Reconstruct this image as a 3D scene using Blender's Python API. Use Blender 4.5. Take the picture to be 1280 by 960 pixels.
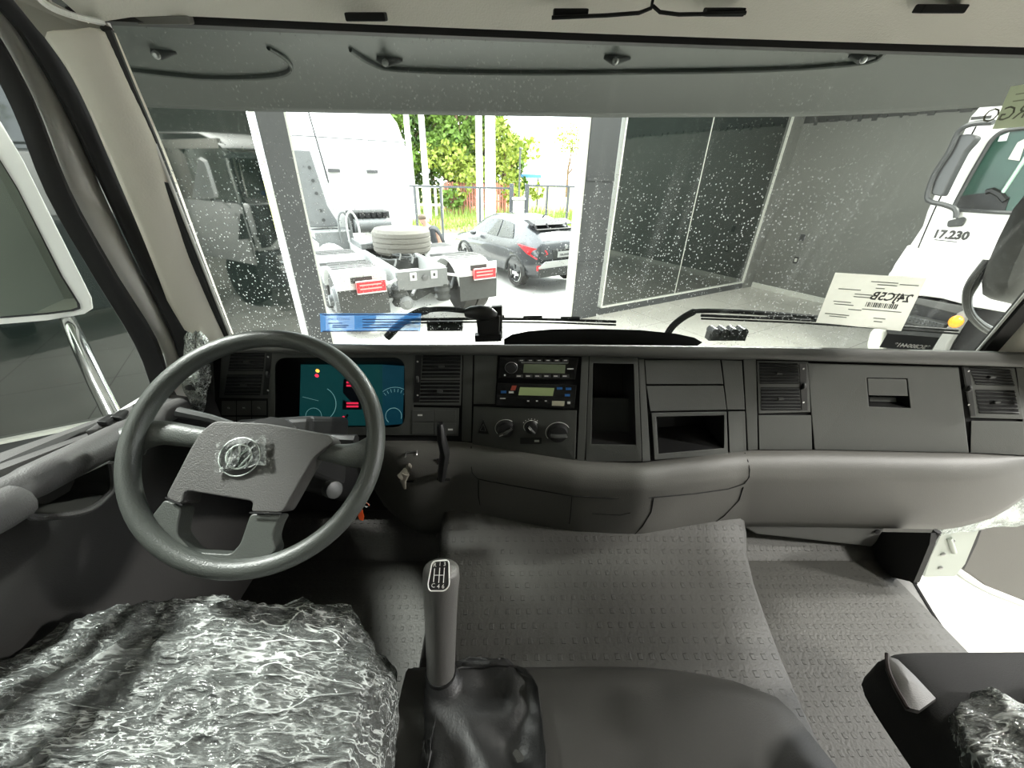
import bpy, bmesh, math, random
from mathutils import Vector, Matrix, noise
random.seed(4)
V = Vector
PI = math.pi
for o in list(bpy.data.objects):
    bpy.data.objects.remove(o, do_unlink=True)
SC = bpy.context.scene
COL = SC.collection

# ---------------------------------------------------------------- camera
FPX, CXP, CYP = 482.0, 640.0, 480.0
CAM = V((-0.30, 0.0, 2.45))
_d = V(((617 - CXP) / FPX, (1371 - CYP) / FPX, 1.0)).normalized()
_h = (V((0, 0, 1)) - _d * _d.z).normalized()
_up = -_d
_rt = _h.cross(_up)
if _rt.x < 0: _rt = -_rt
_yaw = math.radians(1.7)
_Yw = _h * math.cos(_yaw) - _rt * math.sin(_yaw)
_Xw = _rt * math.cos(_yaw) + _h * math.sin(_yaw)
RM = Matrix((_Xw, _Yw, _up))
cam_data = bpy.data.cameras.new('camera')
cam = bpy.data.objects.new('camera', cam_data)
COL.objects.link(cam)
cam_data.sensor_fit = 'HORIZONTAL'
cam_data.sensor_width = 36
cam_data.lens = FPX / 1280 * 36
cam_data.clip_start = 0.02
cam_data.clip_end = 500
_c = [RM @ V((1, 0, 0)), RM @ V((0, -1, 0)), RM @ V((0, 0, -1))]
cam.matrix_world = Matrix(((_c[0].x, _c[1].x, _c[2].x, CAM.x), (_c[0].y, _c[1].y, _c[2].y, CAM.y), (_c[0].z, _c[1].z, _c[2].z, CAM.z), (0, 0, 0, 1)))
SC.camera = cam

# ---------------------------------------------------------------- world, sun, large lamps, exposure
W = bpy.data.worlds.new('world')
SC.world = W
W.use_nodes = True
_n = W.node_tree.nodes
_n['Background'].inputs[0].default_value = (0.93, 0.97, 1.0, 1)
_n['Background'].inputs[1].default_value = 4.4
def area(name, loc, target, size, power, color=(1, 1, 1)):
    l = bpy.data.lights.new(name, 'AREA'); l.energy = power; l.size = size; l.color = color; l.shape = 'DISK'
    o = bpy.data.objects.new(name, l); COL.objects.link(o)
    o.location = loc
    o.rotation_euler = (V(target) - V(loc)).to_track_quat('-Z', 'Y').to_euler()
    return o
sun = bpy.data.lights.new('sun', 'SUN'); sun.energy = 5; sun.angle = 0.2; sun.color = (1, 0.96, 0.88)
suno = bpy.data.objects.new('sun', sun); COL.objects.link(suno)
suno.rotation_euler = (math.radians(38), math.radians(-8), math.radians(150))
LAMPS = [((4.0, 1.6, 5.0), 165), ((3.4, -1.6, 5.0), 200), ((-3.4, -2.4, 5.0), 110), ((3.2, 6.2, 5.2), 110), ((6.2, 3.6, 5.0), 110)]
for _p, _e in LAMPS:
    area('ceiling_lamp', _p, (_p[0], _p[1], 0), 0.5, _e, (1.0, 0.98, 0.92))
area('aimed_lamp', (2.6, 5.5, 4.2), (-.4, .6, 2.0), 0.4, 200, (1.0, .98, .93))  # added front lamp, aimed at the cab to lift the armrest and paper
area('aimed_lamp', (-2.5, .9, 4.4), (-.8, .5, 2.0), 0.4, 185, (1.0, .98, .95))
area('aimed_lamp', (6.0, -.3, 4.6), (0, .7, 2.1), 0.5, 230, (1.0, .98, .93))
SC.view_settings.view_transform = 'Standard'
SC.view_settings.look = 'None'
SC.view_settings.gamma = 1
SC.view_settings.use_curve_mapping = False
SC.view_settings.exposure = 0.85
SC.cycles.max_bounces = 8
SC.cycles.transparent_max_bounces = 16
SC.cycles.caustics_reflective = False
SC.cycles.caustics_refractive = False
SC.cycles.sample_clamp_indirect = 6
SC.cycles.use_denoising = True

# ---------------------------------------------------------------- pixel -> place helpers (points in the cab measured off the photograph)
def ray(px, py): return RM @ V(((px - CXP) / FPX, (py - CYP) / FPX, 1.0))
def uz(px, py, z): r = ray(px, py); return CAM + r * ((z - CAM.z) / r.z)
def uy(px, py, y): r = ray(px, py); return CAM + r * ((y - CAM.y) / r.y)
def ux(px, py, x): r = ray(px, py); return CAM + r * ((x - CAM.x) / r.x)
def upl(px, py, p, n):
    r = ray(px, py); return CAM + r * ((V(p) - CAM).dot(n) / r.dot(n))
def lerp(a, b, t): return a + (b - a) * t
def pw(x, pts):
    if x <= pts[0][0]: return pts[0][1]
    for (a, b), (c, d) in zip(pts, pts[1:]):
        if x <= c: return b + (d - b) * (x - a) / (c - a)
    return pts[-1][1]

# ---------------------------------------------------------------- materials
MATS = {}
def mat(name, col, rough=0.5, metal=0.0, bump=0, bscale=300, var=0, vscale=8, spec=0.5, emit=None, estr=1, alpha=None, coat=0):
    m = bpy.data.materials.new(name); m.use_nodes = True
    nt = m.node_tree; b = nt.nodes['Principled BSDF']
    b.inputs['Base Color'].default_value = (*col, 1)
    b.inputs['Roughness'].default_value = rough
    b.inputs['Metallic'].default_value = metal
    b.inputs['Specular IOR Level'].default_value = spec
    b.inputs['Coat Weight'].default_value = coat
    if emit:
        b.inputs['Emission Color'].default_value = (*emit, 1); b.inputs['Emission Strength'].default_value = estr
    tc = nt.nodes.new('ShaderNodeTexCoord')
    if bump:
        nz = nt.nodes.new('ShaderNodeTexNoise'); nz.inputs['Scale'].default_value = bscale; nz.inputs['Detail'].default_value = 2
        bp = nt.nodes.new('ShaderNodeBump'); bp.inputs['Strength'].default_value = bump; bp.inputs['Distance'].default_value = 0.002
        nt.links.new(tc.outputs['Object'], nz.inputs['Vector']); nt.links.new(nz.outputs['Fac'], bp.inputs['Height'])
        nt.links.new(bp.outputs['Normal'], b.inputs['Normal'])
    if var:
        nz = nt.nodes.new('ShaderNodeTexNoise'); nz.inputs['Scale'].default_value = vscale; nz.inputs['Detail'].default_value = 5
        mx = nt.nodes.new('ShaderNodeMix'); mx.data_type = 'RGBA'
        mx.inputs[6].default_value = (*[c * (1 - var) for c in col], 1); mx.inputs[7].default_value = (*[min(1, c * (1 + var)) for c in col], 1)
        nt.links.new(tc.outputs['Object'], nz.inputs['Vector']); nt.links.new(nz.outputs['Fac'], mx.inputs[0])
        nt.links.new(mx.outputs[2], b.inputs['Base Color'])
    MATS[name] = m
    return m
def shader_mat(name):
    m = bpy.data.materials.new(name); m.use_nodes = True
    nt = m.node_tree; nt.nodes.clear()
    out = nt.nodes.new('ShaderNodeOutputMaterial')
    MATS[name] = m
    return m, nt, out
def N(nt, t, **k):
    n = nt.nodes.new('ShaderNode' + t)
    for a, b in k.items(): setattr(n, a, b)
    return n
def glass_mat(name, tint, gloss, rough=0.0, fresnel=True, dirt=None, dirtcol=(0.75, 0.8, 0.78)):
    """thin sheet: tinted see-through + mirror gloss, with optional dirt / drops as a pale diffuse film"""
    m, nt, out = shader_mat(name)
    tr = N(nt, 'BsdfTransparent'); tr.inputs[0].default_value = (*tint, 1)
    gl = N(nt, 'BsdfGlossy'); gl.inputs['Roughness'].default_value = rough; gl.inputs[0].default_value = (0.9, 0.95, 0.93, 1)
    mx = N(nt, 'MixShader')
    if fresnel:
        fr = N(nt, 'LayerWeight'); fr.inputs[0].default_value = gloss
        mm = N(nt, 'Math', operation='MULTIPLY'); mm.inputs[1].default_value = 0.75
        nt.links.new(fr.outputs['Fresnel'], mm.inputs[0]); nt.links.new(mm.outputs[0], mx.inputs[0])
    else: mx.inputs[0].default_value = gloss
    nt.links.new(tr.outputs[0], mx.inputs[1]); nt.links.new(gl.outputs[0], mx.inputs[2])
    last = mx
    if dirt:
        df = N(nt, 'BsdfDiffuse'); df.inputs[0].default_value = (*dirtcol, 1)
        tl = N(nt, 'BsdfTranslucent'); tl.inputs[0].default_value = (*dirtcol, 1)
        ad = N(nt, 'MixShader'); ad.inputs[0].default_value = 0.45
        nt.links.new(df.outputs[0], ad.inputs[1]); nt.links.new(tl.outputs[0], ad.inputs[2])
        fac = dirt(nt)
        m2 = N(nt, 'MixShader')
        nt.links.new(fac, m2.inputs[0]); nt.links.new(mx.outputs[0], m2.inputs[1]); nt.links.new(ad.outputs[0], m2.inputs[2])
        last = m2
    nt.links.new(last.outputs[0], out.inputs[0])
    return m

# ---------------------------------------------------------------- mesh builder
class MB:
    def __init__(s): s.v = []; s.f = []
    def add(s, vs, fs):
        k = len(s.v); s.v += [V(p) for p in vs]; s.f += [tuple(i + k for i in f) for f in fs]; return s
    def box(s, c, size, R=None):
        c = V(c); h = V(size) / 2
        ps = [V((x, y, z)) for x in (-h.x, h.x) for y in (-h.y, h.y) for z in (-h.z, h.z)]
        if R is not None: ps = [R @ p for p in ps]
        return s.add([c + p for p in ps], [(0, 1, 3, 2), (4, 6, 7, 5), (0, 4, 5, 1), (2, 3, 7, 6), (0, 2, 6, 4), (1, 5, 7, 3)])
    def hexa(s, a, b):
        """solid between two matching loops"""
        n = len(a)
        fs = [tuple(range(n)), tuple(range(2 * n - 1, n - 1, -1))] + [(i, n + i, n + (i + 1) % n, (i + 1) % n) for i in range(n)]
        return s.add(list(a) + list(b), fs)
    def prism(s, poly, vec):
        vec = V(vec); a = [V(p) for p in poly]; return s.hexa(a, [p + vec for p in a])
    def grid(s, rows, closed_u=False, closed_v=False):
        nr, nc = len(rows), len(rows[0])
        vs = [p for r in rows for p in r]; fs = []
        for i in range(nr if closed_v else nr - 1):
            for j in range(nc if closed_u else nc - 1):
                a = i * nc + j; b = i * nc + (j + 1) % nc; c = ((i + 1) % nr) * nc + (j + 1) % nc; d = ((i + 1) % nr) * nc + j
                fs.append((a, b, c, d))
        return s.add(vs, fs)
    def tube(s, path, r, n=8, closed=False, caps=True, flat=1.0, upv=None):
        path = [V(p) for p in path]; L = len(path)
        rs = r if isinstance(r, (list, tuple)) else [r] * L
        rows = []; prev = None
        for i, p in enumerate(path):
            a = path[(i - 1) % L] if (closed or i > 0) else p
            b = path[(i + 1) % L] if (closed or i < L - 1) else p
            t = (b - a).normalized()
            if prev is None:
                ref = V(upv) if upv is not None else (V((0, 0, 1)) if abs(t.z) < .9 else V((1, 0, 0)))
                u = (ref - t * ref.dot(t)).normalized()
            else: u = (prev - t * prev.dot(t)).normalized()
            prev = u; w = t.cross(u)
            rows.append([p + u * (rs[i] * math.cos(2 * PI * k / n)) + w * (rs[i] * flat * math.sin(2 * PI * k / n)) for k in range(n)])
        k0 = len(s.v)
        s.grid(rows, closed_u=True, closed_v=closed)
        if caps and not closed:
            s.f.append(tuple(k0 + k for k in range(n))[::-1]); s.f.append(tuple(k0 + (L - 1) * n + k for k in range(n)))
        return s
    def lathe(s, prof, c, ax=(0, 0, 1), n=20, caps=True):
        ax = V(ax).normalized(); ref = V((0, 0, 1)) if abs(ax.z) < .9 else V((1, 0, 0))
        u = (ref - ax * ref.dot(ax)).normalized(); w = ax.cross(u); c = V(c)
        rows = [[c + ax * h + (u * math.cos(2 * PI * k / n) + w * math.sin(2 * PI * k / n)) * r for k in range(n)] for r, h in prof]
        k0 = len(s.v); s.grid(rows, closed_u=True)
        if caps:
            s.f.append(tuple(k0 + k for k in range(n))[::-1]); s.f.append(tuple(k0 + (len(prof) - 1) * n + k for k in range(n)))
        return s
    def ball(s, c, r, n=12, m=8, sc=(1, 1, 1)):
        c = V(c); rows = []
        for i in range(m + 1):
            th = PI * i / m
            rows.append([c + V((r * sc[0] * math.sin(th) * math.cos(2 * PI * k / n), r * sc[1] * math.sin(th) * math.sin(2 * PI * k / n), r * sc[2] * math.cos(th))) for k in range(n)])
        return s.grid(rows, closed_u=True)

WORLDM = {}
def wmat(o): return WORLDM.get(o.name, Matrix.Identity(4))
def tag(o, label=None, cat=None, group=None, kind=None):
    if label: o['label'] = label
    if cat: o['category'] = cat
    if group: o['group'] = group
    if kind: o['kind'] = kind
    return o
def obj(name, mb, m, parent=None, smooth=False, bevel=0, seg=2, solid=0, subsurf=0, angle=40):
    vs = mb.v; off = V((0, 0, 0))
    if parent is None:
        mn = [min(p[k] for p in vs) for k in range(3)]; mx = [max(p[k] for p in vs) for k in range(3)]
        off = V(((mn[0] + mx[0]) / 2, (mn[1] + mx[1]) / 2, mn[2]))
    me = bpy.data.meshes.new(name)
    me.from_pydata([p - off for p in vs], [], mb.f)
    bm = bmesh.new(); bm.from_mesh(me)
    bmesh.ops.recalc_face_normals(bm, faces=bm.faces)
    bm.to_mesh(me); bm.free()
    me.materials.append(m)
    if smooth:
        me.polygons.foreach_set('use_smooth', [True] * len(me.polygons))
        try: me.set_sharp_from_angle(angle=math.radians(angle))
        except Exception: pass
    o = bpy.data.objects.new(name, me); COL.objects.link(o)
    if parent is None:
        o.location = off; WORLDM[o.name] = Matrix.Translation(off)
    else:
        o.parent = parent; o.matrix_parent_inverse = wmat(parent).inverted()
    if solid:
        md = o.modifiers.new('solid', 'SOLIDIFY'); md.thickness = abs(solid); md.offset = -1 if solid > 0 else 1
    if bevel:
        md = o.modifiers.new('bevel', 'BEVEL'); md.width = bevel; md.segments = seg; md.limit_method = 'ANGLE'; md.angle_limit = math.radians(35)
    if subsurf:
        md = o.modifiers.new('sub', 'SUBSURF'); md.levels = subsurf; md.render_levels = subsurf
    return o
def root(name, loc, label, cat, group=None):
    o = bpy.data.objects.new(name, None); COL.objects.link(o); o.location = loc; o.empty_display_size = 0.05
    WORLDM[o.name] = Matrix.Translation(V(loc))
    return tag(o, label, cat, group)
def text(name, body, size, origin, right, up, m, parent, depth=0.0005, align='CENTER', mirror=False, bold=0.0):
    """flat lettering as a mesh lying on the plane (right, up) with its centre at origin"""
    cu = bpy.data.curves.new('t', 'FONT'); cu.body = body; cu.size = size; cu.align_x = align; cu.align_y = 'CENTER'; cu.extrude = 0; cu.offset = bold; cu.resolution_u = 2
    to = bpy.data.objects.new('t', cu); COL.objects.link(to)
    dg = bpy.context.evaluated_depsgraph_get()
    me = bpy.data.meshes.new_from_object(to.evaluated_get(dg))
    bpy.data.objects.remove(to); bpy.data.curves.remove(cu)
    right = V(right).normalized(); up = V(up); up = (up - right * up.dot(right)).normalized()
    nrm = right.cross(up)
    if mirror: right = -right
    mb = MB()
    mb.add([V(origin) + right * v.co.x + up * v.co.y + nrm * depth for v in me.vertices], [tuple(p.vertices) for p in me.polygons])
    if not mb.f: return None
    return obj(name, mb, m, parent)
def resample(pts, n):
    pts = [V(p) for p in pts]; L = [0]
    for a, b in zip(pts, pts[1:]): L.append(L[-1] + (b - a).length)
    out = []
    for i in range(n):
        d = L[-1] * i / (n - 1); k = 0
        while k < len(pts) - 2 and L[k + 1] < d: k += 1
        t = (d - L[k]) / max(1e-9, L[k + 1] - L[k]); out.append(pts[k].lerp(pts[k + 1], min(1, t)))
    return out
def smooth_path(pts, n):
    """Catmull-Rom through pts"""
    pts = [V(p) for p in pts]; q = [pts[0]] + pts + [pts[-1]]; out = []
    S = len(pts) - 1
    for i in range(n):
        t = S * i / (n - 1); k = min(int(t), S - 1); u = t - k
        a, b, c, d = q[k], q[k + 1], q[k + 2], q[k + 3]
        out.append(0.5 * ((2 * b) + (c - a) * u + (2 * a - 5 * b + 4 * c - d) * u * u + (3 * b - a - 3 * c + d) * u ** 3))
    return out
def loft(edges, n=24, sm=True):
    f = smooth_path if sm else resample
    return MB().grid([f(e, n) for e in edges])

# shared materials
M = type('M', (), {})
M.dash = mat('dash_plastic', (0.074, 0.077, 0.071), 0.55, bump=0.25, bscale=500)
M.dash_top = mat('dash_top_plastic', (0.085, 0.086, 0.08), 0.5, bump=0.25, bscale=500)
M.pad = mat('grey_padded_plastic', (0.098, 0.096, 0.087), 0.55, bump=0.3, bscale=400)
M.black = mat('black_plastic', (0.012, 0.012, 0.012), 0.45)
M.seam = mat('dark_gap', (0.004, 0.004, 0.004), 0.9)
M.slat = mat('vent_slat_plastic', (0.045, 0.047, 0.045), 0.45)
M.beige = mat('beige_trim', (0.80, 0.76, 0.67), 0.75, bump=0.3, bscale=250)
M.head = mat('headliner_fabric', (0.86, 0.83, 0.755), 0.85, bump=0.3, bscale=300)
M.rubber = mat('black_rubber', (0.012, 0.012, 0.013), 0.6)
M.doorgrey = mat('door_frame_paint', (0.78, 0.77, 0.73), 0.45)
M.white = mat('white_paint', (0.82, 0.82, 0.80), 0.25, coat=0.5)
M.chrome = mat('polished_metal', (0.75, 0.76, 0.76), 0.12, metal=1)
M.steel = mat('steel', (0.4, 0.4, 0.4), 0.35, metal=1)
M.print = mat('white_print', (0.75, 0.75, 0.72), 0.6)
M.wheel = mat('wheel_vinyl', (0.060, 0.066, 0.060), 0.38, bump=0.35, bscale=420)
M.hub = mat('hub_vinyl', (0.085, 0.083, 0.080), 0.5, bump=0.5, bscale=420)

# ================================================================ CAB SHELL
def wsp(u, v):
    """inner windscreen surface, u -1..1 across, v 0 bottom .. 1 top"""
    hw = lerp(1.10, 0.955, v)
    bulge = 0.10 * (1 - u * u)
    return V((hw * u + lerp(0.02, 0, v), lerp(1.04, 0.835, v) + bulge, lerp(1.93, 2.665, v) + 0.02 * (1 - u * u) * v))
def ws_at(px, py):
    """point where the sight line meets the windscreen"""
    r = ray(px, py); lo, hi = 0.3, 2.5
    def f(t):
        p = CAM + r * t; v = (p.z - 1.93) / 0.74; hw = lerp(1.10, 0.955, v); u = max(-1.3, min(1.3, p.x / hw))
        return p.y - (lerp(1.04, 0.835, v) + 0.10 * (1 - u * u))
    for _ in range(50):
        m = (lo + hi) / 2
        if f(m) > 0: hi = m
        else: lo = m
    return CAM + r * lo

def drops(nt):
    tc = N(nt, 'TexCoord'); geo = N(nt, 'NewGeometry')
    mp = N(nt, 'Mapping'); nt.links.new(tc.outputs['Object'], mp.inputs[0]); mp.inputs['Scale'].default_value = (1, 1, 0.8)
    vo = N(nt, 'TexVoronoi'); vo.inputs['Scale'].default_value = 160; nt.links.new(mp.outputs[0], vo.inputs['Vector'])
    rad = N(nt, 'MapRange'); rad.inputs[1].default_value = 0.16; rad.inputs[2].default_value = 0.30; rad.inputs[3].default_value = 1; rad.inputs[4].default_value = 0
    nt.links.new(vo.outputs['Distance'], rad.inputs[0])
    pick = N(nt, 'Math', operation='GREATER_THAN'); pick.inputs[1].default_value = 0.22
    sep = N(nt, 'SeparateColor'); nt.links.new(vo.outputs['Color'], sep.inputs[0]); nt.links.new(sep.outputs[0], pick.inputs[0])
    m1 = N(nt, 'Math', operation='MULTIPLY'); nt.links.new(rad.outputs[0], m1.inputs[0]); nt.links.new(pick.outputs[0], m1.inputs[1])
    big = N(nt, 'TexNoise'); big.inputs['Scale'].default_value = 2.2; big.inputs['Detail'].default_value = 3; nt.links.new(tc.outputs['Object'], big.inputs['Vector'])
    br = N(nt, 'MapRange'); br.inputs[1].default_value = 0.34; br.inputs[2].default_value = 0.55; nt.links.new(big.outputs['Fac'], br.inputs[0])
    # drops thin out towards the right-hand end of the screen
    sx = N(nt, 'SeparateXYZ'); nt.links.new(geo.outputs['Position'], sx.inputs[0])
    xr = N(nt, 'MapRange'); xr.inputs[1].default_value = 0.30; xr.inputs[2].default_value = 0.85; xr.inputs[3].default_value = 1; xr.inputs[4].default_value = 0.12
    nt.links.new(sx.outputs[0], xr.inputs[0])
    m2 = N(nt, 'Math', operation='MULTIPLY'); nt.links.new(m1.outputs[0], m2.inputs[0]); nt.links.new(br.outputs[0], m2.inputs[1])
    m3 = N(nt, 'Math', operation='MULTIPLY'); nt.links.new(m2.outputs[0], m3.inputs[0]); nt.links.new(xr.outputs[0], m3.inputs[1])
    zr = N(nt, 'MapRange'); zr.inputs[1].default_value = 2.36; zr.inputs[2].default_value = 2.52; zr.inputs[3].default_value = 1; zr.inputs[4].default_value = 0.3; nt.links.new(sx.outputs[2], zr.inputs[0])
    m5 = N(nt, 'Math', operation='MULTIPLY'); nt.links.new(m3.outputs[0], m5.inputs[0]); nt.links.new(zr.outputs[0], m5.inputs[1]); m3 = m5
    m4 = N(nt, 'Math', operation='MULTIPLY'); nt.links.new(m3.outputs[0], m4.inputs[0]); m4.inputs[1].default_value = 0.8
    # run-down streaks
    mp2 = N(nt, 'Mapping'); nt.links.new(tc.outputs['Object'], mp2.inputs[0]); mp2.inputs['Scale'].default_value = (26, 3, 1.1)
    st = N(nt, 'TexNoise'); st.inputs['Scale'].default_value = 1.0; st.inputs['Detail'].default_value = 4; nt.links.new(mp2.outputs[0], st.inputs['Vector'])
    sr = N(nt, 'MapRange'); sr.inputs[1].default_value = 0.56; sr.inputs[2].default_value = 0.80; sr.inputs[3].default_value = 0.004; sr.inputs[4].default_value = 0.10; nt.links.new(st.outputs['Fac'], sr.inputs[0])
    ad = N(nt, 'Math', operation='ADD'); nt.links.new(m4.outputs[0], ad.inputs[0]); nt.links.new(sr.outputs[0], ad.inputs[1])
    return ad.outputs[0]
M.ws = glass_mat('windscreen_glass', (0.89, 0.95, 0.915), 0.06, dirt=drops)
M.sideglass = glass_mat('side_window_glass', (0.86, 0.92, 0.89), 0.12)

# windscreen
g = MB().grid([[wsp(-1 + 2 * i / 24, j / 10) for i in range(25)] for j in range(11)])
tag(obj('window_1', g, M.ws, smooth=True), 'wide tinted windscreen with rain drops and dried streaks', kind='structure')
# black rubber frame round it
fr = [wsp(-1 + 2 * i / 24, 1.0) for i in range(25)]
mb = MB().grid([[p + V((0, -0.012, 0.012)) for p in fr], [p + V((0, -0.012, -0.014)) for p in fr], [p + V((0, 0.01, -0.014)) for p in fr], [p + V((0, 0.01, 0.012)) for p in fr]], closed_v=True)
for sgn in (-1, 1):
    sd = [wsp(sgn, j / 10) for j in range(11)]
    mb.grid([[p + V((-sgn * 0.010, -0.012, 0)) for p in sd], [p + V((sgn * 0.03, -0.018, 0)) for p in sd], [p + V((sgn * 0.03, 0.01, 0)) for p in sd], [p + V((-sgn * 0.010, 0.01, 0)) for p in sd]], closed_v=True)
tag(obj('trim_1', mb, M.rubber), kind='structure')
mb = MB()
for sgn in (-1, 1):
    sd = [wsp(sgn, j / 10) + V((-sgn * 0.014, -0.002, 0)) for j in range(11)]
    mb.tube(sd, 0.0035, 6)
tag(obj('trim_2', mb, M.white), kind='structure')

# headliner: front edge follows the windscreen, rises and runs back over the seats
rows = []
HP = [(-0.004, 0.006, 0.0), (-0.010, -0.006, 0), (-0.06, 0.022, 0), (-0.16, 0.078, 0), (-0.34, 0.15, 0), (-0.7, 0.2, 0), (-1.93, 0.2, 0)]
for dy, dz, _ in HP:
    row = []
    for i in range(33):
        u = -1 + 2 * i / 32
        p = wsp(u, 1.0); x = p.x * (1.0 if dy > -0.1 else 1.10)
        if dy < -.1: p.y = 0.90
        edge = max(0, abs(u) - 0.86) / 0.14
        row.append(V((x, p.y - 0.012 + dy, p.z + dz - 0.015 * edge * edge)))
    rows.append(row)
ceil = tag(obj('ceiling', MB().grid(rows), M.head, smooth=True, solid=-0.02), 'beige fabric headliner above the windscreen', kind='structure')
# recesses in the headliner's front edge, each a dark slot with a lip
def slot(px0, px1, py, m1=None, y=0.838):
    a = uy(px0, py, y); b = uy(px1, py, y)
    d = (b - a)
    t = MB().prism([a, b, b + V((0, -0.004, 0.010)), a + V((0, -0.004, 0.010))], (0, 0.02, 0.006))
    return obj('recess', t, m1 or M.seam, ceil, bevel=0.002)
M.slotgrey = mat('recess_grey', (0.16, 0.155, 0.14), 0.7)
slot(432, 482, 27); slot(692, 735, 22); slot(882, 930, 21); slot(1150, 1206, 17, None, .815); slot(172, 238, 31, M.slotgrey)
for pts in ([(690, 21), (760, 18), (800, 15), (815, 9), (818, -6)], [(934, 15), (900, 16), (850, 17), (826, 14), (817, 6)]):
    t = MB().tube([uy(x, y, 0.83) + V((0, 0.004, 0)) for x, y in pts], 0.0028, 6)
    obj('seam', t, M.seam, ceil)
# light piping along the left of the headliner and the darker trim under it
t = MB().tube(smooth_path([uy(30, -20, 0.55), uy(58, 6, 0.62), uy(90, 19, 0.72), uy(128, 28, 0.80)], 14), 0.004, 6)
obj('piping', t, M.white, ceil)
M.upper = mat('upper_trim_grey', (0.30, 0.285, 0.25), 0.8, bump=0.3, bscale=250)
up_ = [uy(x, y, .80 + .03 * k / 11) for k, (x, y) in enumerate(((0, -60), (40, -30), (62, 2), (90, 17), (128, 27), (140, 38), (108, 38), (86, 44), (66, 58), (46, 36), (14, -4), (-16, -40)))]
mb = MB().add(up_, [tuple(range(12))])
tag(obj('trim_3', mb, M.upper, solid=0.004), kind='structure')

# left A-pillar trim (beige), pinned between the windscreen edge and the door seal
inner = [uy(138, 38, 0.815), uy(165, 105, 0.85), uy(205, 200, 0.91), uy(250, 320, 0.98), uy(292, 428, 1.035)]
outer = [uy(66, 46, 0.80), uy(106, 108, 0.82), uy(152, 215, 0.86), uy(198, 330, 0.91), uy(240, 448, 0.96)]
mid = [a.lerp(b, .5) + V((.010, -.022, 0)) for a, b in zip(inner, outer)]
mb = loft([inner, [a.lerp(b, .5) + V((0.006, -0.012, 0)) for a, b in zip(inner, mid)], mid, [a.lerp(b, .5) + V((-0.004, -0.012, 0)) for a, b in zip(mid, outer)], outer], 24)
tag(obj('trim_4', mb, M.beige, smooth=True, solid=0.01, angle=80), kind='structure')
bl_ = smooth_path([p + V((.004, -.012, 0)) for p in inner], 30)
tag(obj('trim_15', MB().tube(bl_, .0075, 8), M.rubber, smooth=True), kind='structure')
# door aperture seal
s1 = [ux(-14, -30, -1.115), ux(10, -4, -1.115), ux(50, 46, -1.115), ux(98, 130, -1.115), ux(149, 240, -1.115), ux(192, 335, -1.115), ux(234, 430, -1.115), ux(246, 485, -1.115)]
mb = MB().tube(smooth_path(s1, 40), 0.027, 10, flat=0.8)
tag(obj('trim_5', mb, M.rubber, smooth=True), kind='structure')
# left door: painted frame, glass gasket, glass, inner panel
DX = -1.15
fo = [ux(-40, -30, DX), ux(-8, 0, DX), ux(20, 26, DX), ux(42, 54, DX), ux(86, 130, DX), ux(133, 240, DX), ux(178, 340, DX), ux(222, 430, DX), ux(240, 505, DX)]
fi = [ux(-40, -2, DX), ux(-24, 16, DX), ux(-4, 36, DX), ux(14, 62, DX), ux(52, 136, DX), ux(93, 240, DX), ux(148, 340, DX), ux(203, 432, DX), ux(220, 510, DX)]
d1 = root('door_1', (DX, 0.4, 1.2), None, None); d1['kind'] = 'structure'
obj('window_frame', loft([[p + V((-.02, 0, 0)) for p in fo], [a.lerp(b, .35) + V((.014, 0, 0)) for a, b in zip(fo, fi)], [a.lerp(b, .75) + V((.01, 0, 0)) for a, b in zip(fo, fi)], [p + V((-.012, 0, 0)) for p in fi]], 30), M.doorgrey, d1, smooth=True, solid=0.01, angle=80)
gi = [ux(-40, 34, DX), ux(-28, 48, DX), ux(-14, 64, DX), ux(-2, 84, DX), ux(28, 146, DX), ux(67, 245, DX), ux(124, 345, DX), ux(180, 440, DX), ux(204, 515, DX)]
obj('gasket', loft([[p + V((-.006, 0, 0)) for p in fi], [a.lerp(b, .5) + V((.008, 0, 0)) for a, b in zip(fi, gi)], [p + V((-.012, 0, 0)) for p in gi]], 30), M.rubber, d1, smooth=True, solid=0.012)
# glass sheet of the left door window
yv = [ux(176, 515, DX).y + .02, -0.45]
mb = MB().grid([[V((DX - .016, y, z)) for y in (-.5, 0, .5, 1.0)] for z in (1.9, 2.2, 2.5, 2.75)])
tag(obj('window_2', mb, M.sideglass), kind='structure')

# ================================================================ DASHBOARD
TOPC = [(200, 436), (480, 439), (700, 441), (960, 446), (1280, 456), (1340, 458)]
BOTC = [(200, 532), (270, 530), (340, 548), (480, 552), (574, 552), (716, 575), (802, 580), (855, 572), (930, 564), (1020, 563), (1210, 567), (1280, 571), (1340, 574)]
def face(px, py, out=0.0):
    t0, b0 = pw(px, TOPC), pw(px, BOTC)
    t = (py - t0) / (b0 - t0)
    yb = min(1.0, uz(px, b0, 1.72).y)
    return uy(px, py, lerp(0.955, yb, t) - out)
dash = root('dashboard', (0, 0.95, 1.5), 'wide dark grey truck dashboard with a padded lighter lower half', 'dashboard')
def quadgrid(q, depth, nu=6, nv=3):
    rows = []
    for j in range(nv + 1):
        v = j / nv; row = []
        for i in range(nu + 1):
            u = i / nu
            x = lerp(lerp(q[0][0], q[1][0], u), lerp(q[3][0], q[2][0], u), v); y = lerp(lerp(q[0][1], q[1][1], u), lerp(q[3][1], q[2][1], u), v)
            row.append(face(x, y, depth))
        rows.append(row)
    return rows
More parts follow.
